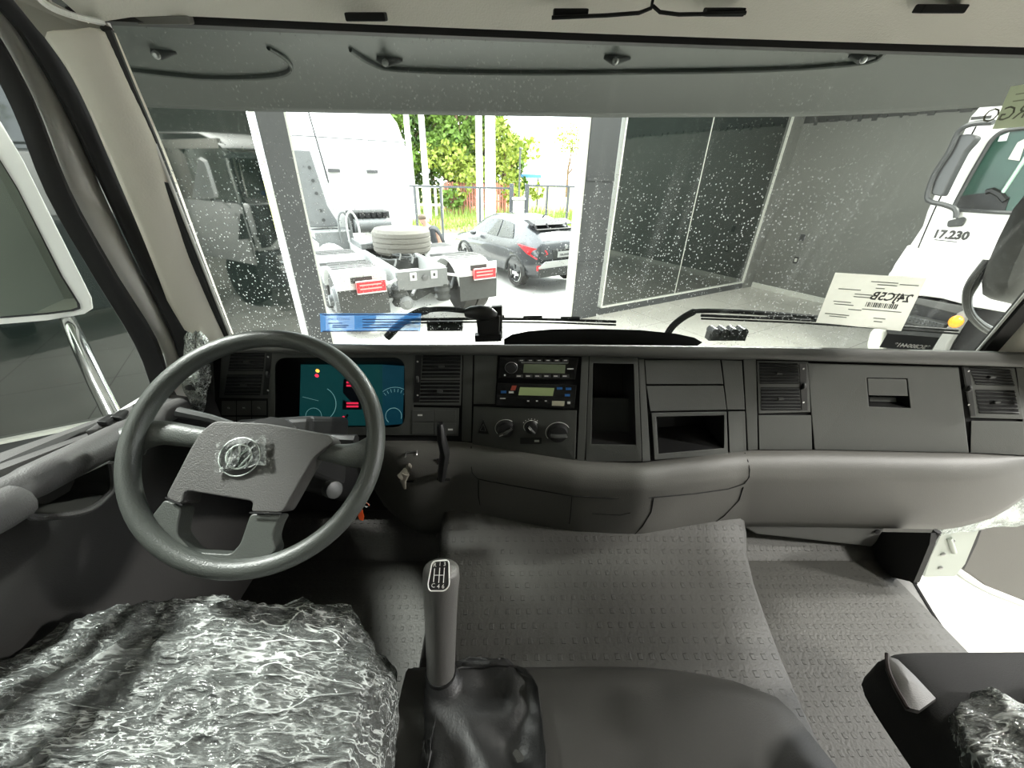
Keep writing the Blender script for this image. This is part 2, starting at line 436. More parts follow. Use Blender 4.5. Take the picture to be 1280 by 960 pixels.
def slab(q, out, back=-0.012, nu=6, nv=3):
    """solid plate: q = four photo corners (tl, tr, br, bl) on the dash face, front at +out, back at +back (behind the face)"""
    A = quadgrid(q, out, nu, nv); B = quadgrid(q, back, nu, nv)
    mb = MB(); n = len(A[0]); m = len(A)
    mb.grid(A); mb.grid(B)
    ring = [(0, j) for j in range(n)] + [(i, n - 1) for i in range(1, m)] + [(m - 1, j) for j in range(n - 2, -1, -1)] + [(i, 0) for i in range(m - 2, 0, -1)]
    k = len(mb.v); R = len(ring)
    for i, j in ring: mb.v += [A[i][j], B[i][j]]
    for a in range(R):
        b = (a + 1) % R; mb.f.append((k + 2 * a, k + 2 * b, k + 2 * b + 1, k + 2 * a + 1))
    bm = bmesh.new(); vs = [bm.verts.new(p) for p in mb.v]; 
    for f in mb.f: bm.faces.new([vs[i] for i in f])
    bmesh.ops.remove_doubles(bm, verts=bm.verts, dist=1e-5)
    bm.verts.index_update()
    r = MB(); r.v = [v.co.copy() for v in bm.verts]; r.f = [tuple(v.index for v in f.verts) for f in bm.faces]; bm.free()
    return r
def rect(x0, y0, x1, y1): return [(x0, y0), (x1, y0), (x1, y1), (x0, y1)]
def ringplate(q, hole, out, back=-0.012, n=1):
    """plate with an opening: four-sided frame between q and hole"""
    mb = MB()
    o = [face(x, y, out) for x, y in q]; i = [face(x, y, out) for x, y in hole]
    ob = [face(x, y, back) for x, y in q]; ib = [face(x, y, back) for x, y in hole]
    mb.add(o + i + ob + ib, [f for k in range(4) for f in ((k, (k + 1) % 4, 4 + (k + 1) % 4, 4 + k), (8 + k, 8 + (k + 1) % 4, (k + 1) % 4, k), (4 + k, 4 + (k + 1) % 4, 12 + (k + 1) % 4, 12 + k), (12 + k, 12 + (k + 1) % 4, 8 + (k + 1) % 4, 8 + k))])
    return mb
def bin_(hole, depth, out=0.0):
    mb = MB(); a = [face(x, y, out) for x, y in hole]; c = sum(a, V()) / 4
    b = [p + V((0, depth, 0)) for p in a]; b = [p.lerp(c + V((0, depth, 0)), .08) for p in b]
    return mb.add(a + b, [(0, 1, 5, 4), (1, 2, 6, 5), (2, 3, 7, 6), (3, 0, 4, 7), (4, 5, 6, 7)])

# core wall behind all plates (shows as the dark seams), left open where there are deep openings
def core_strip(x0, x1, y0=None, y1=None):
    rows = []
    n = max(2, int((x1 - x0) / 25))
    for k in range(4):
        row = []
        for i in range(n + 1):
            x = lerp(x0, x1, i / n); a = pw(x, TOPC) - 1 if y0 is None else y0; b = pw(x, BOTC) + 1 if y1 is None else y1
            row.append(face(x, lerp(a, b, k / 3), -0.004))
        rows.append(row)
    return rows
mb = MB()
for a in ((246, 342), (505, 740), (794, 822), (904, 1086), (1136, 1300)): mb.grid(core_strip(*a))
for x0, x1, h0, h1 in ((342, 505, 448, 534), (740, 794, 455, 556), (822, 904, 520, 566), (1086, 1136, 472, 508)):
    mb.grid(core_strip(x0, x1, None, h0)) if h0 - pw(x0, TOPC) > 3 else None
    mb.grid(core_strip(x0, x1, h1, None))
obj('core', mb, M.seam, dash)

# top shelf: rounded lip along the front, running back under the windscreen
rows = []
NX = 40
for k in range(9):
    row = []
    for i in range(NX + 1):
        px = lerp(236, 1335, i / NX)
        tp = pw(px, TOPC); e = face(px, tp, 0)
        up = uy(px, tp - lerp(7, 14, max(0, min(1, (px - 500) / 700))) , 0.94).z - e.z
        prof = [(0.035, -0.004), (-0.012, -0.003), (-0.022, 0.004), (-0.022, up * .6), (-0.014, up * .95), (0.0, up - .003), (0.04, up - 0.030), (0.10, up - 0.070), (0.20, up - 0.12)][k]
        row.append(V((e.x * (1 + max(0, prof[0]) * .1), e.y + prof[0], e.z + prof[1])))
    rows.append(row)
obj('top_shelf', MB().grid(rows), M.dash_top, dash, smooth=True, angle=60)
# hump at the back of the shelf with the dark demister slot
hp = [uy(x, y, 1.02) for x, y in ((630, 424), (640, 418), (660, 414), (690, 411.5), (740, 411), (800, 412.5), (845, 417), (868, 422), (878, 428), (860, 440), (630, 440))]
mb = MB().hexa([p + V((0, 0, 0)) for p in hp], [p + V((0, 0.02, -0.01)) for p in hp])
obj('demister_slot', mb, M.black, dash)
def slab_obj(name, q, out=0.003, m=None, nu=6, nv=3, bevel=0.0012, parent=None, back=-0.012):
    return obj(name, slab(q, out, back, nu, nv), m or M.dash, parent or dash, bevel=bevel, seg=2)

# --- left end
slab_obj('end_panel', [(248, 441), (266, 441), (270, 526), (246, 520)])
def vent(name, frame, banks, strip, dial, ns=6):
    f = obj(name, slab(frame, 0.0035, -0.012), M.dash, dash, bevel=0.0015)
    for q in banks:
        obj('vent_well', slab(q, 0.0042, -0.004, 2, 2), M.seam, f)
        for k in range(ns):
            t = (k + .5) / ns
            l0 = (lerp(q[0][0], q[3][0], t), lerp(q[0][1], q[3][1], t)); r0 = (lerp(q[1][0], q[2][0], t), lerp(q[1][1], q[2][1], t))
            a, b = face(*l0, 0.0050), face(*r0, 0.0050)
            mbs = MB().prism([a + V((0, -.0015, -0.0012)), a + V((0, -.0030, 0.0004)), a + V((0, 0.003, 0.0020)), a + V((0, 0.003, 0.0008))], b - a)
            obj('slat', mbs, M.slat, f)
        cx = sum(p[0] for p in q) / 4; cy = sum(p[1] for p in q) / 4
        p = face(cx, cy, 0.009)
        obj('vent_tab', MB().box(p, (0.016, 0.006, 0.006)), M.slat, f, bevel=0.001)
        # thin upright divider blades seen behind the slats
    if strip:
        obj('vent_strip', slab(strip, 0.005, 0.0, 1, 2), M.black, f, bevel=0.001)
        p = face(*dial, 0.006)
        obj('thumb_wheel', MB().lathe([(0.010, -0.0035), (0.011, -0.002), (0.011, 0.002), (0.010, 0.0035)], p + V((0, .004, 0)), (1, 0, 0), 16), M.slat, f, smooth=True)
        for dyy, s in ((-22, .0055), (20, .0055)):
            p = face(dial[0], dial[1] + dyy, 0.0056)
            obj('mark', MB().lathe([(0.0028, 0), (0.0028, 0.0003)], p, (0, -1, 0), 10), M.print, f)
    return f
vent('air_vent', [(277, 437), (341, 438), (335, 498), (274, 497)], [[(289, 440), (331, 441), (329, 464), (285, 464)], [(284, 468), (328, 468), (325, 494), (280, 494)]], [(333, 441), (340, 441), (335, 494), (328, 494)], (335, 468))
f = slab_obj('air_vent', [(250, 462), (266, 462), (263, 514), (246, 512)], 0.004)
for k in range(5):
    y = 470 + k * 9
    a, b = face(250, y, 0.006), face(261, y, 0.006)
    obj('slat', MB().prism([a + V((0, 0, -.002)), a + V((0, 0, .001)), a + V((0, .004, .003))], b - a), M.black, f)
# switch row under the left vent
for k, ic in enumerate(('O', 'M', 'T')):
    x0 = 277 + k * 19
    s = slab_obj('switch', rect(x0, 501, x0 + 18, 519), 0.004, M.dash)
    c = face(x0 + 9, 510, 0.0046); text('symbol', ic if k != 2 else 'TL', 0.009, c, (1, 0, 0), (0, 0, 1), M.print, s)
    slab_obj('switch', rect(x0, 521, x0 + 18, 533), 0.004, M.dash)
# --- instrument binnacle
def rrect(x0, y0, x1, y1, r, n=5):
    P = []
    for cx, cy, a0 in ((x1 - r, y0 + r, -90), (x1 - r, y1 - r, 0), (x0 + r, y1 - r, 90), (x0 + r, y0 + r, 180)):
        for k in range(n + 1):
            a = math.radians(a0 + 90 * k / n); P.append((cx + r * math.cos(a), cy + r * math.sin(a)))
    return P
def rr_plate(outer, inner, out, back):
    """plate with a rounded opening: outer and inner loops of equal count"""
    mb = MB(); n = len(inner)
    o = [face(x, y, out) for x, y in outer]; i = [face(x, y, out) for x, y in inner]; ib = [face(x, y, back) for x, y in inner]; ob = [face(x, y, back) for x, y in outer]
    return mb.add(o + i + ib + ob, [g for k in range(n) for g in ((k, (k + 1) % n, n + (k + 1) % n, n + k), (n + k, n + (k + 1) % n, 2 * n + (k + 1) % n, 2 * n + k), (3 * n + k, 3 * n + (k + 1) % n, (k + 1) % n, k))])
inn = rrect(344, 447, 506, 534, 13); out_ = []
for x, y in inn:
    ang = math.atan2((y - 490) / 54, (x - 426) / 91); s = max(abs(math.cos(ang)), abs(math.sin(ang)))
    out_.append((426 + 91 * math.cos(ang) / s, 491 + 53 * math.sin(ang) / s))
cl = obj('instrument_cluster', rr_plate(out_, inn, 0.004, -0.012), M.dash, dash, bevel=0.0015)
mb = MB(); a = [face(x, y, -0.0) for x, y in inn]; b = [face(x, y, -0.075) for x, y in inn]; nI = len(inn)
mb.add(a + b, [(k, (k + 1) % nI, nI + (k + 1) % nI, nI + k) for k in range(nI)] + [tuple(range(nI, 2 * nI))])
obj('bezel_well', mb, M.black, cl)
M.screen = mat('cluster_face', (0.010, 0.045, 0.048), 0.25, emit=(0.02, 0.20, 0.21), estr=0.085, var=.3, vscale=14)
M.screenb = mat('cluster_face_right', (0.015, 0.06, 0.085), 0.25, emit=(0.01, 0.09, 0.14), estr=0.15, var=.3, vscale=14)
def cface(px, py, d): return uy(px, py, face(px, py).y + d)
def cslab(q, d, th=0.002):
    a = [cface(x, y, d) for x, y in q]; return MB().prism(a, (0, th, 0))
obj('dial_panel', cslab([(376, 456), (478, 456), (478, 532), (374, 532)], 0.060), M.screen, cl)
obj('dial_panel', cslab([(478, 456), (506, 458), (503, 530), (478, 532)], 0.060), M.screenb, cl)
M.dialink = mat('dial_print', (0.25, 0.5, 0.5), 0.5, emit=(0.3, 0.62, 0.62), estr=0.22)
M.red = mat('red_warning_light', (0.5, 0.01, 0.03), 0.4, emit=(1, 0.03, 0.08), estr=0.9)
M.amber = mat('amber_warning_light', (0.8, 0.3, 0.02), 0.4, emit=(1, 0.45, 0.06), estr=1.2)
M.reddim = mat('dim_red_display', (0.3, 0.01, 0.03), 0.4, emit=(0.9, 0.03, 0.09), estr=0.45)
def arc(cx, cy, rx, a0, a1, m, d=0.0585, w=0.0009, ry=None):
    P = [cface(cx + rx * math.cos(math.radians(lerp(a0, a1, k / 20))), cy - (ry or rx) * math.sin(math.radians(lerp(a0, a1, k / 20))), d) for k in range(21)]
    return obj('dial_ring', MB().tube(P, w, 5), m, cl)
arc(398, 505, 22, -95, 60, M.dialink); arc(392, 520, 10, 0, 360, M.dialink, w=.0006); arc(492, 520, 10, -20, 230, M.dialink, w=.0007); arc(494, 508, 24, 30, 130, M.dialink, w=.0006)
for k in range(9):
    an = math.radians(30 + k * 12.5)
    obj('tick', MB().tube([cface(494 + 22 * math.cos(an), 508 - 22 * math.sin(an), .0585), cface(494 + 18 * math.cos(an), 508 - 18 * math.sin(an), .0585)], .0006, 4), M.dialink, cl)
obj('needle', MB().tube([cface(378, 496, .058), cface(398, 501, .058)], .0005, 4), M.dialink, cl)
def lamp(px, py, r, m): obj('warning_lamp', MB().lathe([(r, 0), (r, .0006)], cface(px, py, .0585), (0, -1, 0), 14), m, cl)
lamp(397, 463.5, .0055, M.amber); lamp(396, 469.5, .0055, M.red); lamp(430, 522, .006, M.reddim)
obj('display', cslab([(429, 474), (452, 474), (452, 512), (428, 512)], 0.0586, .001), mat('display_glass', (0.02, 0.025, 0.04), .2), cl)
for y in (477, 481, 503, 507):
    obj('display_line', cslab([(433, y), (448, y), (448, y + 2.2), (433, y + 2.2)], 0.0578, .0004), M.reddim, cl)
obj('reset_button', MB().lathe([(.004, 0), (.004, .012), (.003, .014)], cface(434, 519, .058), (0, -1, 0), 12), M.black, cl)
# strip under the binnacle and panels right of it
vent('air_vent', [(515, 441), (578, 442), (576, 507), (513, 506)], [[(529, 444), (576, 444), (575, 472), (527, 472)], [(526, 475), (575, 475), (574, 503), (524, 503)]], [(519, 444), (527, 444), (525, 503), (517, 503)], (522, 474))
sb = slab_obj('switch_block', [(511, 509), (574, 510), (573, 545), (510, 544)], 0.0035)
for r in range(2):
    for c_ in range(2):
        x0 = 515 + c_ * 28
        s = obj('switch', slab(rect(x0, 513 + r * 16, x0 + 27, 527 + r * 16), 0.0055, 0, 2, 1), M.dash, sb, bevel=0.001)
obj('mark', cslab(rect(522, 518, 528, 520), -0.0062, .0003), M.print, sb)
obj('mark', cslab(rect(560, 536, 566, 538), -0.0062, .0003), M.print, sb)
slab_obj('filler_strip', [(579, 442), (591, 442), (589, 552), (577, 551)])
# --- centre stack
slab_obj('blank_panel', [(593, 444), (622, 444), (619, 505), (592, 505)])
slab_obj('stack_edge', [(727, 444), (736, 444), (731, 577), (721, 575)])
slab_obj('stack_rail', [(594, 442), (736, 443), (736, 446), (594, 444)], 0.002)
ac = slab_obj('climate_panel', [(592, 508), (721, 513), (719, 575), (590, 557)])
def knob(px, py, r, ang):
    p = face(px, py, 0.003)
    k = obj('knob', MB().lathe([(r * 1.12, 0), (r * 1.12, 0.004), (r, 0.006), (r * .95, 0.016), (r * .6, .018)], p, (0, -1, 0.05), 24), M.black, dash, smooth=True)
    d = V((math.cos(ang), 0, math.sin(ang)))
    obj('grip', MB().tube([p + V((0, -.019, 0)) - d * r * .85, p + V((0, -.023, 0)), p + V((0, -.019, 0)) + d * r * .85], [r * .22, r * .28, r * .22], 8), M.slat, k, smooth=True)
    obj('pointer', MB().tube([p + V((0, -.0265, 0)) + d * r * .35, p + V((0, -.0235, 0)) + d * r * .9], r * .05, 5), M.print, k)
    obj('scale_ring', MB().tube([p + V((r * 1.28 * math.cos(t), -0.0016, r * 1.28 * math.sin(t))) for t in [math.radians(-40 + 260 * q / 24) for q in range(25)]], 0.0007, 4), M.print, k)
knob(632, 535, .024, math.radians(215)); knob(664, 533, .017, math.radians(130)); knob(697, 540, .027, math.radians(0))
for q in range(7):
    t = math.radians(30 + 20 * q); p = face(664, 533, 0.0036) + V((.026 * math.cos(t), 0, .026 * math.sin(t)))
    obj('mark', MB().box(p, (.0025, .0006, .0025)), M.print, ac)
obj('slider', slab(rect(650, 547, 677, 555), 0.007, 0, 2, 1), M.black, ac, bevel=.001)
obj('mark', cslab(rect(668, 550, 674, 552.5), -0.0076, .0003), M.print, ac)
hz = [(604, 524), (611, 543), (597, 541.5)]
tb = obj('hazard_button', MB().prism([face(x, y, 0.006) for x, y in hz], (0, .006, 0)), M.black, dash, bevel=.001)
obj('mark', MB().tube([face(x, y, 0.0075) for x, y in ((604, 530), (607.5, 539), (600, 538))], .0005, 4, closed=True), M.steel, tb)
# radio and tachograph: slide-in units, each a thing of its own
def unit(name, q, label, m, cat='radio'):
    o = obj(name, slab(q, 0.008, -0.010, 4, 2), m, dash, bevel=0.0015)
    tag(o, label); return o
M.gloss = mat('gloss_black', (0.008, 0.008, 0.008), 0.18)
M.lcd = mat('lcd_olive', (0.16, 0.19, 0.12), 0.3)
M.lcd2 = mat('lcd_green', (0.26, 0.31, 0.15), 0.3, emit=(.2, .26, .1), estr=.12)
M.blue = mat('blue_button', (0.03, 0.14, 0.40), 0.4)
M.redb = mat('red_button', (0.45, 0.08, 0.05), 0.4)
rd = unit('car_radio', [(625, 446), (723, 447), (719, 475), (622, 473)], 'black car radio with round volume knob and small display', M.gloss)
def on(u, name, q, m, out=0.0088, **k): return obj(name, slab(q, out, 0.006, 1, 1), m, u, **k)
p = face(639, 459, .009)
kn = obj('volume_knob', MB().lathe([(.0165, 0), (.0165, .003), (.013, .004), (.0125, .012), (.009, .013)], p, (0, -1, 0), 22), M.black, rd, smooth=True)
obj('ring', MB().tube([p + V((.0165 * math.cos(a * PI / 12), -.0032, .0165 * math.sin(a * PI / 12))) for a in range(24)], .0009, 5, closed=True), M.steel, rd)
on(rd, 'display', [(655, 455), (707, 456), (706, 467), (654, 466)], M.lcd)
on(rd, 'display_frame', [(651, 452), (711, 453), (709, 455), (652, 454)], M.steel)
for k in range(6):
    on(rd, 'button', rect(648 + k * 11, 449.5, 656 + k * 11, 452), M.slat, .0092); on(rd, 'mark', rect(650 + k * 11, 450, 654 + k * 11, 451), M.print, .0095)
    on(rd, 'button', rect(645 + k * 11.5, 468, 654 + k * 11.5, 472), M.slat, .0092); on(rd, 'mark', rect(646 + k * 11.5, 469.5, 651 + k * 11.5, 470.7), M.print, .0095)
on(rd, 'mark', rect(709, 460.5, 717, 461.7), M.print, .0095)
on(rd, 'mark', rect(630, 468, 632, 470), M.print, .0095)
tc_ = unit('tachograph', [(622, 478), (721, 481), (718, 511), (619, 507)], 'black tachograph unit with green display and blue buttons', M.gloss, 'tachograph')
on(tc_, 'display', [(650, 484), (693, 485), (691, 495), (648, 494)], M.lcd2)
on(tc_, 'button', [(640, 482), (646, 482), (644, 488), (638, 488)], M.redb, .0095)
on(tc_, 'button', rect(626, 488.5, 633, 491.5), M.blue, .0095); on(tc_, 'button', rect(636, 489, 642, 491.5), M.print, .0095)
for q in (rect(696, 484, 703, 487), rect(707, 484.5, 714, 487.5), rect(706, 492.5, 712.5, 495.5)): on(tc_, 'button', q, M.blue, .0095)
on(tc_, 'label_sticker', [(690, 501), (706, 501.5), (705, 507.5), (690, 507)], mat('cream_sticker', (0.62, 0.6, 0.45), .6), .0092)
on(tc_, 'mark', rect(625, 497.5, 632, 498.7), M.print, .0092)
for x in (659, 670, 681): on(tc_, 'mark', rect(x, 500.5, x + 2.5, 502), M.print, .0092)
on(tc_, 'mark', rect(709, 502, 713, 505), M.print, .0092)
on(tc_, 'drawer_seam', [(620, 495.5), (690, 498), (690, 498.6), (620, 496.1)], M.seam, .0089)
# --- tall cubby
cb = obj('cubby', ringplate([(737, 443), (797, 444), (802, 577), (732, 577)], [(741, 454), (792, 455), (795, 556), (739, 555)], 0.004), M.dash, dash, bevel=.002)
obj('cubby_well', bin_([(741, 454), (792, 455), (795, 556), (739, 555)], 0.10), M.black, cb)
a = [face(x, y, -0.045) for x, y in ((741, 497), (792, 498), (795, 552), (739, 551))]
obj('cup_lip', MB().prism(a, (0, .004, 0)), mat('cup_holder', (.022, .024, .022), .3), cb, bevel=.002)
# --- right group
slab_obj('frame_strip', [(798, 444), (941, 447), (941, 450), (798, 448)], .002)
slab_obj('frame_strip', [(798, 449), (805, 449), (813, 576), (803, 577)], .002)
slab_obj('cover_panel', [(806, 450), (900, 450), (904, 480), (808, 480)])
slab_obj('cover_panel', [(808, 482.5), (904, 482), (908, 512), (813, 514)])
slab_obj('cover_panel', [(902, 450), (927, 451), (931, 512), (909, 512)])
slab_obj('cover_panel', [(910, 514.5), (931, 514), (933, 564), (912, 566)])
cb = obj('cubby', ringplate([(814, 516), (908, 514.5), (910, 568), (818, 575)], [(820, 521), (905, 519), (905, 560), (823, 567)], .004), M.dash, dash, bevel=.002)
obj('cubby_well', bin_([(820, 521), (905, 519), (905, 560), (823, 567)], 0.12), M.black, cb)
slab_obj('filler_strip', [(929, 448), (945, 449), (947, 562), (935, 563)])
vent('air_vent', [(946, 451), (1010, 452), (1013, 515), (948, 517)], [[(949, 453), (997, 454), (999, 480), (950, 480)], [(951, 484), (999, 484), (1001, 513), (952, 513)]], [(999, 454), (1008, 454), (1010, 513), (1002, 513)], (1004.5, 483), 7)
slab_obj('blank_panel', [(948, 519), (1014, 519), (1015, 562), (949, 562)])
# glovebox door
gb = obj('glovebox_door', ringplate([(1009, 454), (1198, 459), (1211, 566), (1018, 562)], [(1083, 472), (1134, 473), (1138, 510), (1086, 508)], .004), M.dash, dash, bevel=.002)
obj('latch_well', bin_([(1083, 472), (1134, 473), (1138, 510), (1086, 508)], .045), M.black, gb)
obj('latch_handle', slab([(1084, 473), (1133, 474), (1135, 495), (1085.5, 494)], .003, -.006, 2, 2), M.dash, gb, bevel=.002)
a = [face(x, y, -.02) for x, y in ((1087, 496), (1120, 497), (1121, 503), (1087, 502))]
obj('latch_catch', MB().prism(a, (0, .01, 0)), M.dash, gb, bevel=.001)
vent('air_vent', [(1202, 458), (1268, 460), (1280, 524), (1213, 522)], [[(1211, 459), (1262, 462), (1268, 483), (1220, 481)], [(1219, 487), (1268, 488), (1274, 518), (1224, 517)]], [(1204, 459), (1212, 459), (1220, 520), (1214, 520)], (1211, 486), 6)
slab_obj('blank_panel', [(1214, 526), (1279, 527), (1283, 569), (1213, 566)])
slab_obj('end_panel', [(1270, 459), (1300, 462), (1318, 571), (1284, 569)])

# --- padded lower half: lofted down and under from the face
LOWC = [(460, 600), (480, 632), (500, 652), (530, 668), (575, 664), (600, 668), (716, 674), (780, 674), (840, 668), (900, 658), (960, 658), (1190, 662), (1240, 648), (1275, 628), (1300, 600)]
def lowpt(px, s, out=0.0):
    """s 0 = under the face, 1 = bottom edge; bulges toward the seats"""
    b0 = pw(px, BOTC) - 2; l0 = pw(px, LOWC)
    yb = min(1.0, uz(px, pw(px, BOTC), 1.72).y)
    py = lerp(b0, l0, s)
    bul = pw(s, [(0, 0.0), (0.06, 0.030), (0.2, 0.055), (0.36, 0.068), (0.44, 0.066), (0.7, 0.055), (0.9, 0.04), (1.0, 0.02)])
    side = 1.0
    if px > 1180: side = max(0, 1 - ((px - 1180) / 125) ** 2)
    if px < 500: side = max(0, (px - 455) / 45)
    return uy(px, py, yb + 0.008 - bul * side - out)
COLS = [462, 470, 480, 490, 505, 520] + list(range(530, 970, 10)) + [985, 1000, 1025, 1050, 1075, 1100, 1125, 1150, 1180, 1200, 1220, 1240, 1260, 1280, 1300]
SS = [0, .05, .1, .18, .26, .33, .38, .42, .47, .55, .65, .75, .85, .93, 1.0]
rows = [[lowpt(x, s) for x in COLS] for s in SS]
rows.append([p + V((0, 0.03, -0.012)) for p in rows[-1]]); rows.append([p + V((0, 0.30, 0.05)) for p in rows[-2]])
obj('lower_padding', MB().grid(rows), M.pad, dash, smooth=True, angle=70)
def seamline(pts, w=0.0017):
    P = []
    for x, y in pts:
        b0 = pw(x, BOTC) - 2; l0 = pw(x, LOWC); P.append(lowpt(x, (y - b0) / (l0 - b0), 0.0012))
    return obj('seam', MB().tube(resample(P, 40), w, 5), M.seam, dash)
seamline([(589, 558), (589, 585), (591, 594), (598, 599), (640, 607), (715, 620), (760, 623), (815, 622), (870, 617), (912, 611), (932, 604), (938, 594), (936, 580), (931, 566)])
seamline([(598, 600), (598, 620), (606, 662)]); seamline([(715, 621), (713, 645), (709, 672)]); seamline([(817, 623), (814, 640), (803, 658), (789, 672)]); seamline([(929, 609), (924, 625), (905, 645), (885, 659)])
seamline([(740, 642), (775, 644), (788, 641)], .0012)
# parking brake levers
def lowat(px, py, out=0.0):
    b0 = pw(px, BOTC) - 2; l0 = pw(px, LOWC); return lowpt(px, (py - b0) / (l0 - b0), out)
pl = obj('lever_slot', MB().prism([lowat(x, y, 0.002) for x, y in ((546, 574), (561, 574), (562, 601), (546, 600))], (0, .01, 0)), M.seam, dash)
a = lowat(554, 592); 
obj('parking_brake_lever', MB().tube([a + V((0, .0, -.005)), a + V((.0, -.03, .012)), uy(556, 565, a.y - .055), uy(552, 548, a.y - .06), uy(551, 533, a.y - .06), uy(551, 529, a.y - .06)], [.014, .017, .019, .017, .014, .008], 10, flat=.75), M.black, dash, smooth=True)
pl = obj('lever_slot', MB().prism([lowat(x, y, 0.002) for x, y in ((507, 566), (521, 564), (517, 603), (504, 603))], (0, .01, 0)), M.black, dash)
obj('slot_rim', MB().tube([lowat(x, y, 0.003) for x, y in ((506, 572), (508, 566), (521, 564), (521, 569))], .002, 6), M.steel, dash)
a = lowat(512, 582)
M.lev = mat('grey_lever', (.20, .185, .15), .55)
obj('trailer_brake_lever', MB().tube([a, a + V((-.004, -.03, -.004)), uy(507, 591, a.y - .05), uy(500, 597, a.y - .055)], [.012, .014, .016, .011], 10, flat=.6), M.lev, dash, smooth=True)
obj('lever_wing', MB().tube([uy(507, 592, a.y - .052), uy(504, 601, a.y - .055), uy(506, 611, a.y - .055)], [.012, .009, .004], 8, flat=.6), M.lev, dash, smooth=True)
# box below the right half (heater unit) with a round bolt hole
q = [(926, 657), (1106, 660), (1096, 678), (1090, 684), (945, 668)]
mb = MB().prism([uy(x, y, .93) for x, y in q], (0, .15, 0))
hb = obj('heater_housing', mb, M.dash_top, dash, bevel=.006)
obj('bolt', MB().lathe([(.009, 0), (.009, .004), (.004, .005)], uy(1096, 664, .928), (0, -1, 0), 12), M.black, hb)
# left foot: dark lower shroud beside the column
mb = MB().prism([uy(x, y, 1.02) for x, y in ((240, 520), (345, 545), (500, 550), (505, 640), (240, 640))], (0, .06, 0))
obj('knee_shroud', mb, M.black, dash, bevel=.01)

# ================================================================ CAB FLOOR, ENGINE COVER, BACK WALL, DOORS
def floor_bump(name, col, rough, scale, strength, thr=0.5):
    m = mat(name, col, rough); nt = m.node_tree; b = nt.nodes['Principled BSDF']
    geo = N(nt, 'NewGeometry'); mp = N(nt, 'Mapping'); mp.inputs['Scale'].default_value = scale; mp.inputs['Rotation'].default_value = (0, 0, 0.0)
    nt.links.new(geo.outputs['Position'], mp.inputs[0])
    br = N(nt, 'TexBrick'); br.inputs['Scale'].default_value = 1; br.inputs['Mortar Size'].default_value = 0.34; br.inputs['Brick Width'].default_value = 1.0; br.inputs['Row Height'].default_value = 1.0; br.inputs['Mortar Smooth'].default_value = 0.1
    br.inputs['Color1'].default_value = (1, 1, 1, 1); br.inputs['Color2'].default_value = (0.1, 0.1, 0.1, 1); br.inputs['Mortar'].default_value = (0, 0, 0, 1)
    nt.links.new(mp.outputs[0], br.inputs['Vector'])
    nz = N(nt, 'TexNoise'); nz.inputs['Scale'].default_value = 130; nt.links.new(geo.outputs['Position'], nz.inputs['Vector'])
    n2 = N(nt, 'Math', operation='MULTIPLY'); n2.inputs[1].default_value = .25; nt.links.new(nz.outputs['Fac'], n2.inputs[0])
    ad = N(nt, 'Math', operation='ADD')
    nt.links.new(br.outputs['Color'], ad.inputs[0]); nt.links.new(n2.outputs[0], ad.inputs[1])
    bp = N(nt, 'Bump'); bp.inputs['Strength'].default_value = strength; bp.inputs['Distance'].default_value = 0.006
    nt.links.new(ad.outputs[0], bp.inputs['Height']); nt.links.new(bp.outputs['Normal'], b.inputs['Normal'])
    return m
M.mat_ = floor_bump('ribbed_floor_mat', (0.055, 0.054, 0.048), 0.6, (42, 30, 1), 1.0)
M.tunnel = floor_bump('engine_cover_mat', (0.055, 0.054, 0.049), 0.6, (36, 27, 1), 0.9)
M.tunnel2 = mat('engine_cover_plain', (0.046, 0.045, 0.041), 0.6, bump=.3, bscale=350)
fz = 1.2
mb = MB().grid([[V((x, y, fz + (0.0 if y < 0.93 else (y - .93) * 0.9))) for x in (-1.15, -0.4, 0.2, 0.55, 0.8, 1.02, 1.10)] for y in (-1.0, -.4, 0, .3, .6, .8, .93, 1.0, 1.2)])
tag(obj('floor', mb, M.mat_, smooth=True, solid=0.03), 'dark ribbed rubber floor mat of the cab', kind='structure')
# engine cover: front part with a rounded right edge, raised rear part
def xr(y): return pw(y, [(0.1, .355), (0.2, .36), (0.447, .385), (0.67, .432), (0.80, .478), (0.883, .514), (1.15, .53)])
ZS = [(1.2, 1.12), (1.3, 1.05), (1.39, 1.015), (1.415, 1.0), (1.43, 0.965)]
rows = []
for y in [1.15, 1.05, .97, .93, .9, .86, .8, .7, .6, .5, .4, .3, .15, 0, -.3, -.97]:
    dz = pw(y, [(-1, 0), (.80, 0), (.90, .035), (.97, .05), (1.15, .06)]); x1 = xr(y); row = []
    row += [V((-0.50, y, 1.2)), V((-0.50, y, 1.36 + dz)), V((-.485, y, 1.42 + dz)), V((-.45, y, 1.43 + dz))]
    for k in range(1, 8): row.append(V((lerp(-.45, x1 * .94, k / 8), y, 1.43 + dz + .006 * math.sin(PI * k / 8))))
    for z, s in ZS[::-1]: row.append(V((x1 * s, y, z + (dz if z > 1.25 else 0))))
    rows.append(row)
ec = root('engine_cover', (0, .5, 1.2), 'grey moulded engine cover rising between the two seats', 'engine cover')
obj('front_cover', MB().grid(rows), M.tunnel, ec, smooth=True, angle=70)
